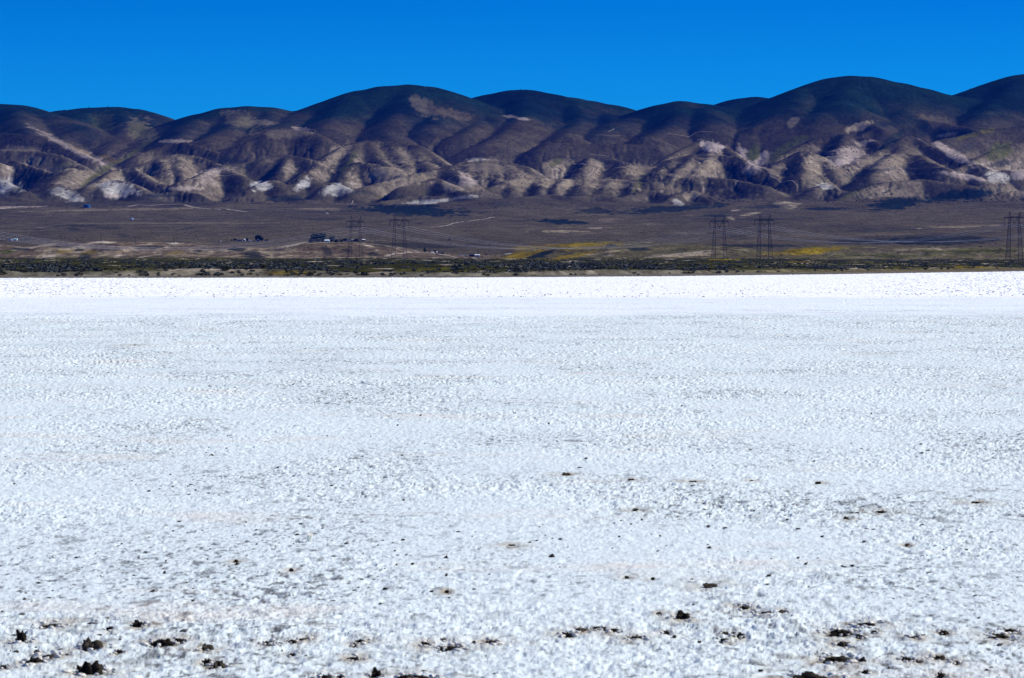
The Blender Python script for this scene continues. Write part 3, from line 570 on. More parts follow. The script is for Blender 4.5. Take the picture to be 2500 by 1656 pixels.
# ------------------------------------------------------------------ foliage
def leafcloud(n, rx, ry, rz, size, seed, lobes=None):
    """small leaf clumps (triangles) spread through a lobed volume; returns V, T"""
    r = np.random.default_rng(seed); V = []
    lobes = lobes or [(0, 0, .5, 1.0)]
    w = np.array([l[3]**2 for l in lobes]); k = r.choice(len(lobes), n, p=w/w.sum())
    L = np.array(lobes)[k]
    d = r.normal(size=(n, 3)); d /= np.linalg.norm(d, axis=1)[:, None]
    rad = r.uniform(.45, 1.0, n)**.6
    P = np.stack([L[:, 0] + d[:, 0]*rad*L[:, 3]*.5, L[:, 1] + d[:, 1]*rad*L[:, 3]*.5, L[:, 2] + d[:, 2]*rad*L[:, 3]*.5], -1)
    P = P*np.array([rx, ry, rz])*1.0
    P[:, 2] = np.maximum(P[:, 2], size*.2)
    a = r.normal(size=(n, 3)); a /= np.linalg.norm(a, axis=1)[:, None]; b = np.cross(a, r.normal(size=(n, 3))); b /= np.linalg.norm(b, axis=1)[:, None]
    s = size*r.uniform(.6, 1.4, n)[:, None]
    V = np.stack([P + a*s, P - a*s*.5 + b*s*.87, P - a*s*.5 - b*s*.87], 1).reshape(-1, 3)
    return V, np.arange(3*n).reshape(n, 3)
def bush_mesh(name, seed, n=170):
    r = random.Random(seed)
    lobes = [(0, 0, .4, .8)] + [(r.uniform(-.26, .26), r.uniform(-.26, .26), r.uniform(.3, .55), r.uniform(.4, .6)) for _ in range(5)]
    V, T = leafcloud(n, 1, 1, 1, .09, seed, lobes); return V, T
BV = [bush_mesh('b', 300+i) for i in range(8)]
BM = [fastmesh('saltbush', V, T, smooth=False) for V, T in BV]
for i, m in enumerate(BM): m.materials.append([M_bush, M_bush2][i % 3 == 2])
LB = 'low grey-green saltbush among the scrub along the far shore of the salt lake'
# front row of bushes as things
spots = []
r = random.Random(12)
while len(spots) < 290:
    px = r.uniform(-30, 2530); Ys = float(shoreY(px)); bank = (105 if px < 1350 else 105 + (px-1350)*.2)
    y = Ys + bank + r.uniform(-22, 70)*(1 + (px > 1500)*1.2); x = (px-1250)/F*y
    spots.append((x, y, r.uniform(1.3, 2.2) if r.random() < .4 else r.uniform(.7, 1.4)))
for i, (x, y, s) in enumerate(spots):
    o = bpy.data.objects.new('saltbush', BM[i % 8]); S.collection.objects.link(o)
    o.location = (x, y, gz(x, y) - .05); o.scale = (s*r.uniform(1.2, 1.9), s*1.25, s*r.uniform(.5, .9)); o.rotation_euler = (0, 0, r.uniform(0, 6.28))
    tag(o, LB, 'bush', 'saltbushes along the far shore')
def scatter(name, pts, sizes, variants, nleaf, mat, zs=.8, label=None):
    Vs = []; Ts = []; off = 0; r = np.random.default_rng(77)
    for k, ((x, y), s) in enumerate(zip(pts, sizes)):
        V, T = variants[k % len(variants)]; V = V[:nleaf*3]
        a = r.uniform(0, 6.28); ca, sa = math.cos(a), math.sin(a)
        W_ = np.stack([V[:, 0]*ca - V[:, 1]*sa, V[:, 0]*sa + V[:, 1]*ca, V[:, 2]*zs], -1)*s
        W_ += np.array([x, y, 0]); Vs.append(W_); Ts.append(T[:nleaf] + off); off += len(V)
    V = np.concatenate(Vs); n = nleaf*3
    P = np.array(pts); z = ground_z(P[:, 0], P[:, 1]); V[:, 2] += np.repeat(z, n) - .05
    o = link(name, fastmesh(name, V, np.concatenate(Ts), smooth=False), mat); tag(o, label, kind='stuff'); return o
def scrub_pts(n, seed, f, dens=None):
    r = np.random.default_rng(seed); px = r.uniform(-350, 2850, n); Ys = shoreY(px); bank = np.where(px < 1350, 105, 105 + (px-1350)*.2)
    lo = Ys + bank + 4; hi = 4150.0
    t = r.random(n); y = 1/(1/lo*(1-t) + 1/hi*t) if f else lo + (hi-lo)*t
    x = (px-1250)/F*y
    keep = fbm(x/24, y/90, 333, 4) + r.uniform(-.16, .16, n) > -.04
    return np.stack([x, y], -1)[keep]
LV = [leafcloud(40, 1, 1, 1, .20, 500+i, [(0, 0, .4, .8), (.3, .1, .35, .5), (-.25, -.2, .4, .5)]) for i in range(6)]
p = scrub_pts(13000, 1, True); scatter('scrub_growth', p.tolist(), np.random.default_rng(3).uniform(.9, 2.6, len(p))*np.where(p[:, 1] > 2600, .85, 1), LV, 40, M_bush, .48, 'grey-green desert scrub covering the flat behind the far shore')
p = scrub_pts(5200, 2, True); scatter('scrub_growth', p.tolist(), np.random.default_rng(4).uniform(.5, 1.4, len(p)), LV, 34, M_bush2, .6, 'olive-green low scrub covering the flat behind the far shore')
# shrubs dotting the foothills and the plain
r = np.random.default_rng(21); n = 19000
y = np.where(r.random(n) < .88, r.uniform(9150, 11300, n), r.uniform(11300, 12500, n)); x = r.uniform(-.16, .16, n)*y
k = fbm(x/120, y/200, 401, 4) + r.uniform(-.5, .5, n) > .12
x = x[k]; y = y[k]
LV2 = [leafcloud(14, 1, 1, 1, .38, 600+i, [(0, 0, .4, .9)]) for i in range(5)]
scatter('hillside_shrubs', np.stack([x, y], -1).tolist(), 1.0 + 2.2*r.random(len(x))**2, LV2, 14, M_dktree, .8, 'dark shrubs dotting the slopes of the foothills')
r = np.random.default_rng(22); n = 5000
y = r.uniform(4200, 9000, n); x = r.uniform(-.16, .16, n)*y; k = fbm(x/70, y/200, 402, 4) + r.uniform(-.4, .4, n) > .3
scatter('plain_shrubs', np.stack([x[k], y[k]], -1).tolist(), r.uniform(.8, 1.9, k.sum()), LV2, 14, M_dktree, .6, 'small dark shrubs scattered over the brown plain')

def tree(px, py, wpx, hpx, label, mat=M_tree, name='tree', lo=4000, seed=0, n=420, group=None, columnar=False):
    x, y, z = on_ground(px, py, lo); w = wpx/F*y; h = hpx/F*y
    w *= 1.18; h *= 1.15; root = empty(name, (x, y, z)); tag(root, label, 'tree', group)
    r = random.Random(seed + int(px*7))
    lobes = [(r.uniform(-.28, .28), r.uniform(-.28, .28), r.uniform(.3, .8), r.uniform(.35, .6)) for _ in range(8)] + [(0, 0, .5, .75)]
    V, T = leafcloud(n, w, w, h, min(w, h)*.105, seed + int(px), lobes)
    link('crown', fastmesh('crown', V, T, smooth=False), mat, root)
    t = MB(); tp = np.array([0, 0, h*.45]); rr = max(.12, w*.03)
    vs = []; nn = 7
    for k in range(4):
        q = k/3
        for j in range(nn):
            a = 2*math.pi*j/nn; vs.append((math.cos(a)*rr*(1.3-q*.8), math.sin(a)*rr*(1.3-q*.8), -.3 + q*(h*.5+.3)))
    t.add(vs, [(k*nn+j, k*nn+(j+1) % nn, (k+1)*nn+(j+1) % nn, (k+1)*nn+j) for k in range(3) for j in range(nn)])
    for j in range(4):
        a = j*1.6 + .4; t.bar((0, 0, h*.3), (math.cos(a)*w*.28, math.sin(a)*w*.28, h*.62), rr*.9)
    t.build('trunk', M_trunk, root); return root
G1 = 'trees round the middle farmhouse'; G2 = 'trees of the left farmstead'
tree(776,594,38,21,'largest tree, broad and dark green, left of the pale aqua farmhouse',lo=5000,n=1500)
tree(759,595,14,12,'small dark tree at the left foot of the largest tree',M_dktree,lo=5000)
tree(788,593,18,17,'rounded green tree between the largest tree and the pale aqua farmhouse',lo=5000)
tree(810,592,13,14,'upright green tree just right of the pale aqua farmhouse',lo=5000)
tree(822,593,12,8,'low green tree, second right of the pale aqua farmhouse',lo=5000)
tree(833,592,12,7,'low green tree, third right of the pale aqua farmhouse',lo=5000)
tree(842,590,10,8,'dark low tree beside the white truck',M_dktree,lo=5000)
tree(631,590,16,15,'tall dark tree above the cream house of the left farmstead',M_dktree,lo=5000)
tree(639,590,9,9,'dark tree right of the cream house of the left farmstead',M_dktree,lo=5000)
tree(650,590,9,5,'low dark tree at the right end of the left farmstead',M_dktree,lo=5000)
tree(603,590,7,7,'round dark tree in the middle of the left farmstead',M_dktree,lo=5000)
tree(574,589,7,6,'round dark tree at the left end of the left farmstead',M_dktree,lo=5000)
tree(566,589,5,4,'small dark tree left of the left farmstead',M_dktree,lo=5000)
tree(593,589,4,4,'tiny dark tree by the small white shed of the left farmstead',M_dktree,lo=5000)
tree(1037,617,8,10,'narrow green tree beside the dirt road at the low hill end',lo=4400)
tree(1061,618,6,6,'small dark tree between the two small white sheds',M_dktree,lo=4400)
tree(1097,588,5,5,'lone small dark tree out on the plain',M_dktree,lo=5000,n=160)
tree(676,589,4,3,'tiny dark tree between the two farms',M_dktree,lo=5000,n=120)
tree(705,590,3,2.5,'very small dark bush just left of the middle farm',M_dktree,lo=5000,n=100)
tree(868,592,14,8,'dark bare-looking tree between the legs of the leftmost pylon',M_dktree,lo=5000)
for k,(a,b) in enumerate(((50,12),(60,14),(71,12))):
    tree(a,588,b,3.6,['dark hedge-like tree right beside the white trailers at far left','middle dark low tree of the row at far left','rightmost dark low tree of the row at far left'][k],M_dktree,lo=5000,n=200)
tree(157,272.5,6,4,'small dark tree on the skyline, leftmost of three',M_dktree,lo=9000,n=160)
tree(217,264,5,2.5,'small dark tree on the skyline, middle of three',M_dktree,lo=9000,n=120)
tree(263,262,5,2.5,'small dark tree on the skyline, rightmost of three',M_dktree,lo=9000,n=120)
tree(151,284,7,6,'dark tree on the slope just below the skyline at left',M_dktree,lo=9000,n=160)
tree(1492,385,4,4,'lone black-looking tree on the middle slopes',M_dktree,lo=9000,n=120)

# ------------------------------------------------------------------ buildings and tanks
def house(px, py, wpx, hpx, label, wall=M_white, roof=M_grey, name='farm_house', cat='house', dep=9, lo=4400, group=None, gable=True, win=2):
    x, y, z = on_ground(px, py, lo); w = wpx/F*y; h = hpx/F*y
    root = empty(name, (x, y + dep/2, z - .2)); tag(root, label, cat, group)
    wh = h*.68 if gable else h*.9
    b = MB(); b.box(-w/2, w/2, -dep/2, dep/2, 0, wh+.2); b.build('wall', wall, root)
    b = MB()
    if gable: b.prism(-w/2, w/2, -dep/2, dep/2, wh+.203, h+.2)
    else: b.box(-w/2-.3, w/2+.3, -dep/2-.3, dep/2+.3, wh+.203, h+.2)
    b.build('roof', roof, root)
    if win:
        b = MB(); b.box(-.5, .5, -dep/2-.06, -dep/2+.02, .2, min(2.3, wh*.8)); b.build('door', M_dark, root)
        for k in range(win):
            q = (k+.5)/win*w - w/2; q += .25*w/win*(1 if k % 2 else -1)
            b = MB(); b.box(q-w*.06, q+w*.06, -dep/2-.05, -dep/2+.02, wh*.4, wh*.75); b.build('window', M_glass, root)
    return root
house(798,594,11,9,'pale aqua farmhouse beside the largest tree',M_cyan,M_white,lo=5000)
house(781,594.5,20,3.2,'long low pale aqua shed in front of the largest tree',M_cyan,M_white,'farm_shed','shed',lo=5000,gable=False,win=0)
house(862,590,9,5,'dark low barn just left of the leftmost pylon\'s middle',M_dark,M_grey,'farm_shed','shed',lo=5000)
house(887.5,589,7,5,'small white-roofed shed at the right end of the middle farm',M_dark,M_white,'farm_shed','shed',lo=5000)
house(630,589,10,5.5,'cream house under the tall dark tree of the left farmstead',M_cream,M_white,lo=5000)
house(585,589.5,13,4.5,'long grey-blue building at the left end of the left farmstead',M_grey,M_dark,'farm_building','building',lo=5000)
house(597.5,589,4,5,'tiny white shed in the middle of the left farmstead',M_white,M_white,'farm_shed','shed',lo=5000,win=1)
house(610,589.5,5,3,'low white shed left of the cream house',M_white,M_white,'farm_shed','shed',lo=5000,win=0)
house(535.5,590.5,7,2.6,'isolated flat white shelter left of the left farmstead',M_cream,M_white,'farm_shed','shed',lo=5000,gable=False,win=0)
house(24,588,8,4,'white trailer home, leftmost of the pair at far left',M_white,M_white,'trailer_home','trailer',lo=5000,gable=False)
house(37,587.5,9,5,'white trailer home, right of the pair at far left',M_white,M_cyan,'trailer_home','trailer',lo=5000)
house(1056,618.5,7,3,'small white shed left of the small dark tree',M_white,M_white,'farm_shed','shed',win=1)
house(1066,618,3.5,3.5,'tiny white shed right of the small dark tree',M_white,M_white,'farm_shed','shed',win=0)
house(1077,620,15,4,'long dark low barn beside the small white sheds',M_dark,M_dark,'farm_shed','shed',win=0)
house(1124,624.5,7,2.6,'flat white box building, leftmost of the row by the yellow hill',M_white,M_white,'farm_shed','shed',gable=False,win=0)
house(1136.5,625,9,3.4,'cream box building, second of the row by the yellow hill',M_cream,M_white,'farm_shed','shed',gable=False,win=0)
house(1152,626.5,13,6,'dark barn, third of the row by the yellow hill',M_dark,M_dark,'farm_barn','barn',win=0)
house(1165,626.8,12,5.5,'white house with dark openings, right of the dark barn',M_white,M_white,win=3)
house(798.5,523,4.5,2.6,'tiny white shed high on the plain above the middle farm',M_white,M_white,'farm_shed','shed',lo=7000,win=0)
def tank(px, py, wpx, hpx, label, mat, dome, name, lo):
    x, y, z = on_ground(px, py, lo); R = wpx/F*y/2; h = hpx/F*y; n = 28
    root = empty(name, (x, y, z - .5)); tag(root, label, 'tank')
    b = MB(); vs = [(math.cos(2*math.pi*k/n)*R, math.sin(2*math.pi*k/n)*R, zz) for zz in (0, h+.5-dome) for k in range(n)]
    b.add(vs, [(k, (k+1) % n, n+(k+1) % n, n+k) for k in range(n)]); b.build('shell', mat, root)
    b = MB(); rings = [(R*1.01, h+.5-dome), (R*.7, h+.5-dome*.35), (R*.3, h+.5)]
    vs = [(math.cos(2*math.pi*k/n)*rr, math.sin(2*math.pi*k/n)*rr, zz) for rr, zz in rings for k in range(n)]
    b.add(vs, [(j*n+k, j*n+(k+1) % n, (j+1)*n+(k+1) % n, (j+1)*n+k) for j in range(2) for k in range(n)] + [tuple(range(2*n, 3*n))]); b.build('roof', mat, root)
tank(212.5,507,17,7.5,'blue cylindrical water tank at the foot of the left foothills',M_bluetank,1.2,'water_tank',8000)
tank(322,536.5,9,4,'small silver water tank alone on the left plain',M_silver,1.5,'water_tank',7000)
def vehicle(px, py, wpx, label, mat, name, cat, box=True, lo=4400):
    x, y, z = on_ground(px, py, lo); L = wpx/F*y; root = empty(name, (x, y, z)); tag(root, label, cat)
    b = MB(); hh = 1.5 if box else .8
    b.box(-L/2, L*.2, -1, 1, .7, .7+hh); b.box(L*.2+.003, L/2, -1, 1, .7, 1.3); b.build('body', mat, root)
    b = MB(); b.add([(L*.2+.003,-.9,1.303),(L*.42,-.9,1.303),(L*.42,.9,1.303),(L*.2+.003,.9,1.303),(L*.2+.003,-.85,2.1),(L*.33,-.85,2.1),(L*.33,.85,2.1),(L*.2+.003,.85,2.1)],
       [(0,3,2,1),(4,5,6,7),(0,1,5,4),(1,2,6,5),(2,3,7,6),(3,0,4,7)]); b.build('cab', M_glass, root)
    for sx in (-.32, .34):
        for sy in (-.95, .95):
            b = MB(); b.bar((L*sx, sy-.12, .4), (L*sx, sy+.12, .4), .8, 12); b.build('wheel', M_dark, root)
vehicle(848.5,589,8.5,'white box truck parked right of the dark low tree',M_white,'parked_truck','truck',lo=5000)
vehicle(1186.5,623.5,7,'dark pickup parked right of the white house by the yellow hill',M_dark,'parked_pickup','pickup',False)

# ------------------------------------------------------------------ dirt tracks, draped strips
def road(pts, width, lo=4100, mat=M_road, name='dirt_road', lift=.25):
    if lo == 9000: width *= .65
    P = [on_ground(px, py, lo) for px, py in pts]; V = []
    Q = []
    for a, b in zip(P[:-1], P[1:]):
        n = max(2, int(math.dist(a[:2], b[:2])/12))
        for k in range(n): Q.append((lerp(a[0], b[0], k/n), lerp(a[1], b[1], k/n)))
    Q.append(P[-1][:2]); Q = np.array(Q); T = np.gradient(Q, axis=0); T /= np.linalg.norm(T, axis=1)[:, None]; N = np.stack([-T[:, 1], T[:, 0]], -1)
    wv = width*(1 + .3*fbm(Q[:, 0]/30, Q[:, 1]/30, 9, 2))[:, None]/2
    A = Q + N*wv; B = Q - N*wv; Mz = ground_z(Q[:, 0], Q[:, 1])
    V = np.concatenate([np.stack([P_[:, 0], P_[:, 1], np.maximum(ground_z(P_[:, 0], P_[:, 1]), Mz - .3) + lift], -1) for P_ in (A, B)])
    n = len(Q); F_ = np.stack([np.arange(n-1), np.arange(1, n), n+np.arange(1, n), n+np.arange(n-1)], -1)
    tag(link(name, fastmesh(name, V, F_), mat), kind='structure')
for pts, w in (([(880,596),(920,599),(965,607),(1000,613),(1022,617)],4),([(940,627),(962,620),(990,618),(1022,617)],4),([(1022,617),(1060,619),(1100,626),(1160,633),(1195,637)],4),
               ([(990,609),(1010,612),(1024,616)],5),([(893,588),(950,588)],6),([(60,607),(95,602),(150,600)],5),([(1590,625),(1680,620),(1740,613)],4)): road(pts, w)
for pts, w in (([(312,505),(335,501),(365,503),(400,500),(445,499)],6),([(450,501),(472,507),(500,510),(560,513),(605,518)],7),([(1050,556),(1080,553),(1120,543),(1170,537),(1210,531)],5),
               ([(330,537),(380,539),(430,538)],3)): road(pts, w, 6000, lift=.5)
for pts, w in (([(1400,400),(1430,404),(1470,412),(1545,421)],3),([(1440,412),(1444,425),(1436,432),(1422,431)],3),([(1450,411),(1446,424)],2.5),([(1463,412),(1456,424)],2.5),
               ([(1455,331),(1490,332),(1515,333)],3),([(1485,322),(1500,315)],3),([(1630,327),(1700,324),(1740,323)],3),
               ([(1440,378),(1487,384)],3),([(2285,427),(2300,418)],3),([(2330,503),(2350,508),(2380,514)],3),([(430,447),(480,438),(540,430),(585,427)],4),
               ([(1030,485),(1045,480)],3),([(842,501),(862,491)],3),([(1645,443),(1650,432),(1655,430)],2.5),([(1520,398),(1550,412),(1558,420)],2.5),([(1880,430),(1915,445),(1945,455)],3)): road(pts, w, 9000, lift=.6)

# ------------------------------------------------------------------ power poles
def pole(px, pyt, pyb, label, lo=5000):
    x, y, z = on_ground(px, pyb, lo); h = max(8.0, (pyb-pyt)/F*y); root = empty('utility_pole', (x, y, z-.5)); tag(root, label, 'pole', 'thin utility poles on the plain')
    b = MB(); b.bar((0,0,0), (0,0,h+.5), .42, 8); b.build('shaft', M_wood, root)
    b = MB(); b.bar((-1.1,0,h-.3), (1.1,0,h-.3), .2); b.build('crossarm', M_wood, root)
for a in ((425,579,596,'thin pole above the pale patch, left of the left farmstead'),(246,586,592,'short thin pole on the bright crest at left'),(331,588,595,'short thin pole between the bright crest and the pale patch'),
          (915.5,580,600,'thin pole between the two left pylons'),(1049,600,617,'thin pole just right of the narrow green tree'),(1071.5,600,618,'thin pole above the long dark low barn'),
          (1195.4,596,616,'thin tall pole left of the yellow hill'),(1167.5,612,626,'thin pole over the white house with dark openings'),(1311.5,614,639,'thin pole in front of the dark streak on the yellow hill')):
    pole(*a, lo=4100)

# ------------------------------------------------------------------ lattice pylons
TH = 45.0; AW = 9.4        # height to peaks, half width to the outer strings
def lattice(mb, p0, p1, w0, w1, n, t=.27, tb=.15):
    p0 = np.array(p0, float); p1 = np.array(p1, float); C4 = [(-1,-1),(1,-1),(1,1),(-1,1)]
    lv = [p0 + (p1-p0)*((k/n)**.9) for k in range(n+1)]; ws = [w0 + (w1-w0)*((k/n)**.9) for k in range(n+1)]
    for k in range(n):
        a = [lv[k] + np.array([cx*ws[k]/2, cy*ws[k]/2, 0]) for cx, cy in C4]; b = [lv[k+1] + np.array([cx*ws[k+1]/2, cy*ws[k+1]/2, 0]) for cx, cy in C4]
        for j in range(4):
            mb.bar(a[j], b[j], t); mb.bar(a[j], b[(j+1) % 4], tb); mb.bar(a[(j+1) % 4], b[j], tb); mb.bar(b[j], b[(j+1) % 4], tb)
def truss(mb, p, q, d0, d1, n, t=.26, tb=.15):
    """flat girder between p and q, depth d0 -> d1 below, width .8"""
    p = np.array(p, float); q = np.array(q, float)
    for sy in (-.9, .9):
        o = np.array([0, sy, 0]); pt = [p + (q-p)*k/n + o for k in range(n+1)]; pb = [pt[k] - np.array([0, 0, lerp(d0, d1, k/n)]) for k in range(n+1)]
        for k in range(n):
            mb.bar(pt[k], pt[k+1], t); mb.bar(pb[k], pb[k+1], t); mb.bar(pt[k], pb[k+1], tb); mb.bar(pb[k], pt[k+1], tb); mb.bar(pt[k], pb[k], tb)
ARM = 39.0
def make_pylon():
    root = empty('transmission_tower', (0, 0, 0))
    for s in (-1, 1):
        m = MB(); lattice(m, (s*6.0, 0, -1), (s*4.3, 0, ARM), 4.4, 1.5, 13); m.build('leg', M_steel, root)
        m = MB(); base = (s*4.3, 0, ARM)
        tip = (s*4.3 + (1.6 if s > 0 else -.3), 0, TH)
        lattice(m, base, tip, 1.5, .25, 4, .17, .09)
        m.bar((s*4.3 - s*2.2, 0, ARM+.1), tip, .34); m.bar((s*AW, 0, ARM), (s*4.9, 0, ARM+2.6), .28)
        m.build('peak', M_steel, root)
    m = MB(); truss(m, (-AW, 0, ARM+.2), (-4.3, 0, ARM+1.2), .4, 1.4, 5); truss(m, (-4.3, 0, ARM+1.2), (4.3, 0, ARM+1.2), 1.4, 1.4, 8); truss(m, (4.3, 0, ARM+1.2), (AW, 0, ARM+.2), 1.4, .4, 5)
    m.bar((-4.1, 0, ARM+3.8), (4.3, 0, ARM+3.8), .13)
    m.build('crossarm', M_steel, root)
    for s in (-1, 1):
        m = MB(); m.bar((s*AW, 0, ARM), (s*AW, 0, ARM-5.6), .40, 6)
        for k in range(12): m.bar((s*AW, 0, ARM-.6-k*.4), (s*AW, 0, ARM-.72-k*.4), .42, 8)
        m.build('insulator_string', M_ins, root)
        m = MB(); m.bar((s*3.3, 0, ARM-.2), (0, 0, ARM-5.6), .45, 6); m.build('insulator_string', M_ins, root)
    return root
def tower_at(pxc, span_px, arm_py, root):
    y = AW*2*F/span_px; x = (pxc-1250)/F*y; z = zpix(arm_py, y) - ARM
    root.location = (x, y, z); return root
TW = [(868,45.2,542,'leftmost lattice transmission tower, right of the largest farm tree'),(974.7,46.6,539,'second lattice transmission tower from the left, above the pale dirt road'),
      (1756,46.5,541.4,'third lattice transmission tower from the left, left of the two between the yellow hills'),(1866.5,48.2,538.3,'fourth lattice transmission tower, just left of the second yellow hill'),
      (2476,49.5,532,'lattice transmission tower at the right edge of the picture'),(-52,45,543,'lattice transmission tower just left of the picture on the nearer line')]
p0 = make_pylon(); kids = list(p0.children); TWP = []
def clone(lbl):
    o = p0.copy(); S.collection.objects.link(o)
    for ch in kids:
        c = ch.copy(); S.collection.objects.link(c); c.parent = o
    return o
for i, (pxc, sp_, ap, lb) in enumerate(TW[:5]):
    o = p0 if i == 0 else clone(lb)
    tower_at(pxc, sp_, ap, o); tag(o, lb, 'pylon', 'lattice pylons crossing the plain'); TWP.append(o)
def virt(pxc, span, ap):
    y = AW*2*F/span; return np.array([(pxc-1250)/F*y, y, zpix(ap, y) - ARM])
T = [np.array(o.location) for o in TWP]
lineA = [virt(-70,44.5,543), T[0], T[2], T[4], virt(3250,51,530)]; sagA = [50, 53, 42, 40]
lineB = [virt(-150,46,541), T[1], T[3], virt(2650,50,535)]; sagB = [57, 54, 40]
def cable(line, sags, xo, label):
    m = MB(); zo = ARM - 5.6; rr = []
    for a, b, sg in zip(line[:-1], line[1:], sags):
        n = 48
        for k in range(n + 1):
            if k == 0 and rr: continue
            t = k/n; p = a + (b-a)*t + np.array([xo, 0, zo]); sm = sg/F*((a[1]+b[1])/2); p[2] -= 4*sm*t*(1-t); rr.append(p)
    for dy in (-.15, .15):
        for p, q in zip(rr[:-1], rr[1:]): m.bar(p + np.array([0, dy, dy*.0]), q + np.array([0, dy, 0]), .155, 5)
    o = m.build('power_cable', M_wire); tag(o, label, 'cable', 'sagging power cables between the pylons')
nm = {-AW: 'left', 0: 'middle', AW: 'right'}
for xo in (-AW, 0, AW):
    cable(lineA, sagA, xo, 'thin sagging cable strung from the %s insulator of the leftmost, third and last pylon' % nm[xo])
    cable(lineB, sagB, xo, 'thin sagging cable strung from the %s insulator of the second and fourth pylon' % nm[xo])

# ------------------------------------------------------------------ mud clods and the small white cup on the salt
def lump(seed, n1=16, n2=26):
    r = np.random.default_rng(seed); th = np.linspace(0, math.pi, n1); ph = np.linspace(0, 2*math.pi, n2, endpoint=False)
    T_, P_ = np.meshgrid(th, ph, indexing='ij')
    d = np.stack([np.sin(T_)*np.cos(P_), np.sin(T_)*np.sin(P_), np.cos(T_)], -1)
    o = r.uniform(0, 50, 3); k = 1 + .50*vnoise(d[..., 0]*2.3 + o[0] + d[..., 2]*1.7, d[..., 1]*2.3 + o[1] - d[..., 2], seed) + .42*vnoise(d[..., 0]*4.7 + o[1], d[..., 1]*4.7 + d[..., 2]*4 + o[2], seed+3) + .25*vnoise(d[..., 0]*10 + o[1] + d[..., 2]*7, d[..., 1]*10 - d[..., 2]*8 + o[2], seed+5)
    k[0] = k[0].mean(); k[-1] = k[-1].mean()
    V = (d*k[..., None]*.5).reshape(-1, 3)
    i = np.arange(n1-1)[:, None]*n2 + np.arange(n2)[None, :]; j = np.arange(n1-1)[:, None]*n2 + (np.arange(n2)[None, :]+1) % n2
    return V, np.stack([i, i+n2, j+n2, j], -1).reshape(-1, 4)
LU = [lump(900+i) for i in range(10)]; LM = [fastmesh('mud_clod', V, Q) for V, Q in LU]
for i, m in enumerate(LM): m.materials.append(M_mud if i % 4 else M_mud2)
SPECIAL = {0:'black clod of mud at the left end of the nearest crust',1:'rounded black clod of mud, second large one from the left',2:'largest black clod of mud low at the left',13:'dark brown clod in a pale ring of crust',
  18:'single black clod standing out right of the middle of the foreground',35:'black clod inside the broken crust at right',49:'wide black strip of mud at the bottom edge',46:'long black strip of mud at the right edge',
  39:'dark ragged strip of mud right of the bottom middle',9:'dark curved clod among the left foreground crust'}
r = random.Random(4)
for i, (px, py, w, h) in enumerate(MUDS):
    d = CAMZ*F/(py-650); q_ = 1 if py > 1490 else .7; x = (px-1250)/F*d; ww = w/F*d*q_; hh = h/F*d*q_
    o = bpy.data.objects.new('mud_clod', LM[(i*7+3) % 10]); S.collection.objects.link(o)
    o.location = (x, d, -.2*hh); o.scale = (ww*1.05, ww*.9 + .02, hh*1.25); o.rotation_euler = (0, 0, r.uniform(-.5, .5))
    tag(o, SPECIAL.get(i, 'small dark clod of mud breaking through the white salt crust'), 'clod', 'dark mud clods on the salt crust')
def clods(name, n, y0, y1, smin, smax, mat, seed, label, dens, log=True):
    r = np.random.default_rng(seed); t = r.random(n)
    y = 1/((1-t)/y0 + t/y1) if log else y0*(y1/y0)**t
    x = r.uniform(-.16, .16, n)*y; k = fbm(x/4, y/12, seed, 3) + r.uniform(-.5, .5, n) > dens
    x = x[k]; y = y[k]; n = len(x)
    b = [lump(seed*10+i, 5, 6) for i in range(6)]; Vs = []; Qs = []; off = 0
    s = smin*(smax/smin)**(r.random(n)**2)
    for i in range(n):
        V, Q = b[i % 6]; V = V*np.array([s[i]*r.uniform(.8, 1.8), s[i], s[i]*r.uniform(.5, .9)]) + np.array([x[i], y[i], 0.0])
        Vs.append(V); Qs.append(Q + off); off += len(V)
    tag(link(name, fastmesh(name, np.concatenate(Vs), np.concatenate(Qs)), mat), label, kind='stuff')
M_crumb = simple('grey_salty_mud', (.085, .08, .078), .9, .5, 3)
clods('crust_crumbs', 2600, 30, 260, .015, .05, M_crumb, 31, 'small grey crumbs of mud scattered on the near salt crust', .1)
clods('crust_crumbs', 900, 30, 90, .015, .05, M_mud2, 32, 'small brown crumbs of mud scattered on the near salt crust', .2)
clods('shore_clods', 10500, 425, 1150, .05, .20, M_crumb, 33, 'small dark clods dotting the far white strip of salt', .1)
M_crust = simple('salt_crust_fragment', (.66, .64, .58), .9, .25, 9)
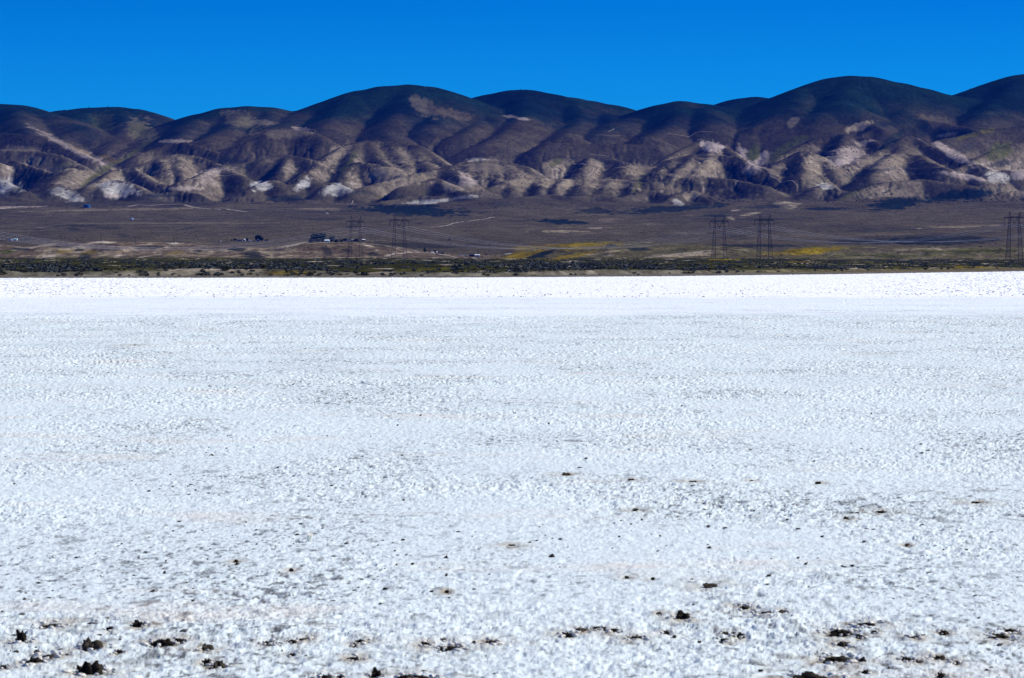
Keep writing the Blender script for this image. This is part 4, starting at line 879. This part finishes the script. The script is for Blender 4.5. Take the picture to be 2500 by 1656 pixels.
def fragments():
    r = np.random.default_rng(51); b = [lump(700+i, 6, 7) for i in range(8)]; Vs = []; Qs = []; off = 0
    for (px, py, w, h) in MUDS:
        if py < 1480: continue
        d = CAMZ*F/(py-650); x = (px-1250)/F*d; ww = w/F*d
        for k in range(int(3 + w*.28)):
            V, Q = b[r.integers(8)]; s = r.uniform(.012, .035)*(1.25 if w > 25 else .9)
            a = r.uniform(0, 6.28); rr = ww*r.uniform(.5, 1.3)
            V = V*np.array([s*r.uniform(.8, 2.0), s, s*r.uniform(.5, 1.0)]) + np.array([x + math.cos(a)*rr, d + math.sin(a)*(rr*2.2 + .08), .004])
            Vs.append(V); Qs.append(Q + off); off += len(V)
    tag(link('crust_fragments', fastmesh('crust_fragments', np.concatenate(Vs), np.concatenate(Qs)), M_crust), 'pale broken fragments of salt crust lying round the dark mud clods', kind='stuff')
fragments()
px, py = 755, 1322; d = CAMZ*F/(py-650); x = (px-1250)/F*d
cup = empty('plastic_cup', (x, d, .005)); tag(cup, 'small white plastic cup standing alone on the salt crust', 'cup')
cup.rotation_euler = (math.radians(28), math.radians(6), 0)
n = 24; b = MB(); R0, R1, hc = .028, .034, .085
vs = [(math.cos(2*math.pi*k/n)*q, math.sin(2*math.pi*k/n)*q, zz) for q, zz in ((R0*.9, 0), (R0, .004), (R1, hc), (R1*1.04, hc), (R1*1.04, hc+.006), (R1*.9, hc+.006)) for k in range(n)]
b.add(vs, [(j*n+k, j*n+(k+1) % n, (j+1)*n+(k+1) % n, (j+1)*n+k) for j in range(5) for k in range(n)] + [tuple(range(n))[::-1]]); b.build('body', M_cup, cup)
b = MB(); b.add([(math.cos(2*math.pi*k/n)*R1*.9, math.sin(2*math.pi*k/n)*R1*.9, hc+.005) for k in range(n)], [tuple(range(n))]); b.build('lid', M_cup, cup)

# ------------------------------------------------------------------ air
HAZE = True
if HAZE:
    b = MB(); b.box(-5200, 5200, -60, 14500, -3.6, 660); me = b.mesh('haze')
    m = bpy.data.materials.new('haze_air'); m.use_nodes = True; nt = m.node_tree; nt.nodes.clear()
    pv = nt.nodes.new('ShaderNodeVolumePrincipled'); pv.inputs['Color'].default_value = (.0, .13, 1.0, 1); pv.inputs['Density'].default_value = 1.0e-5
    ou = nt.nodes.new('ShaderNodeOutputMaterial'); nt.links.new(pv.outputs[0], ou.inputs['Volume'])
    tag(link('haze', me, m), kind='stuff')
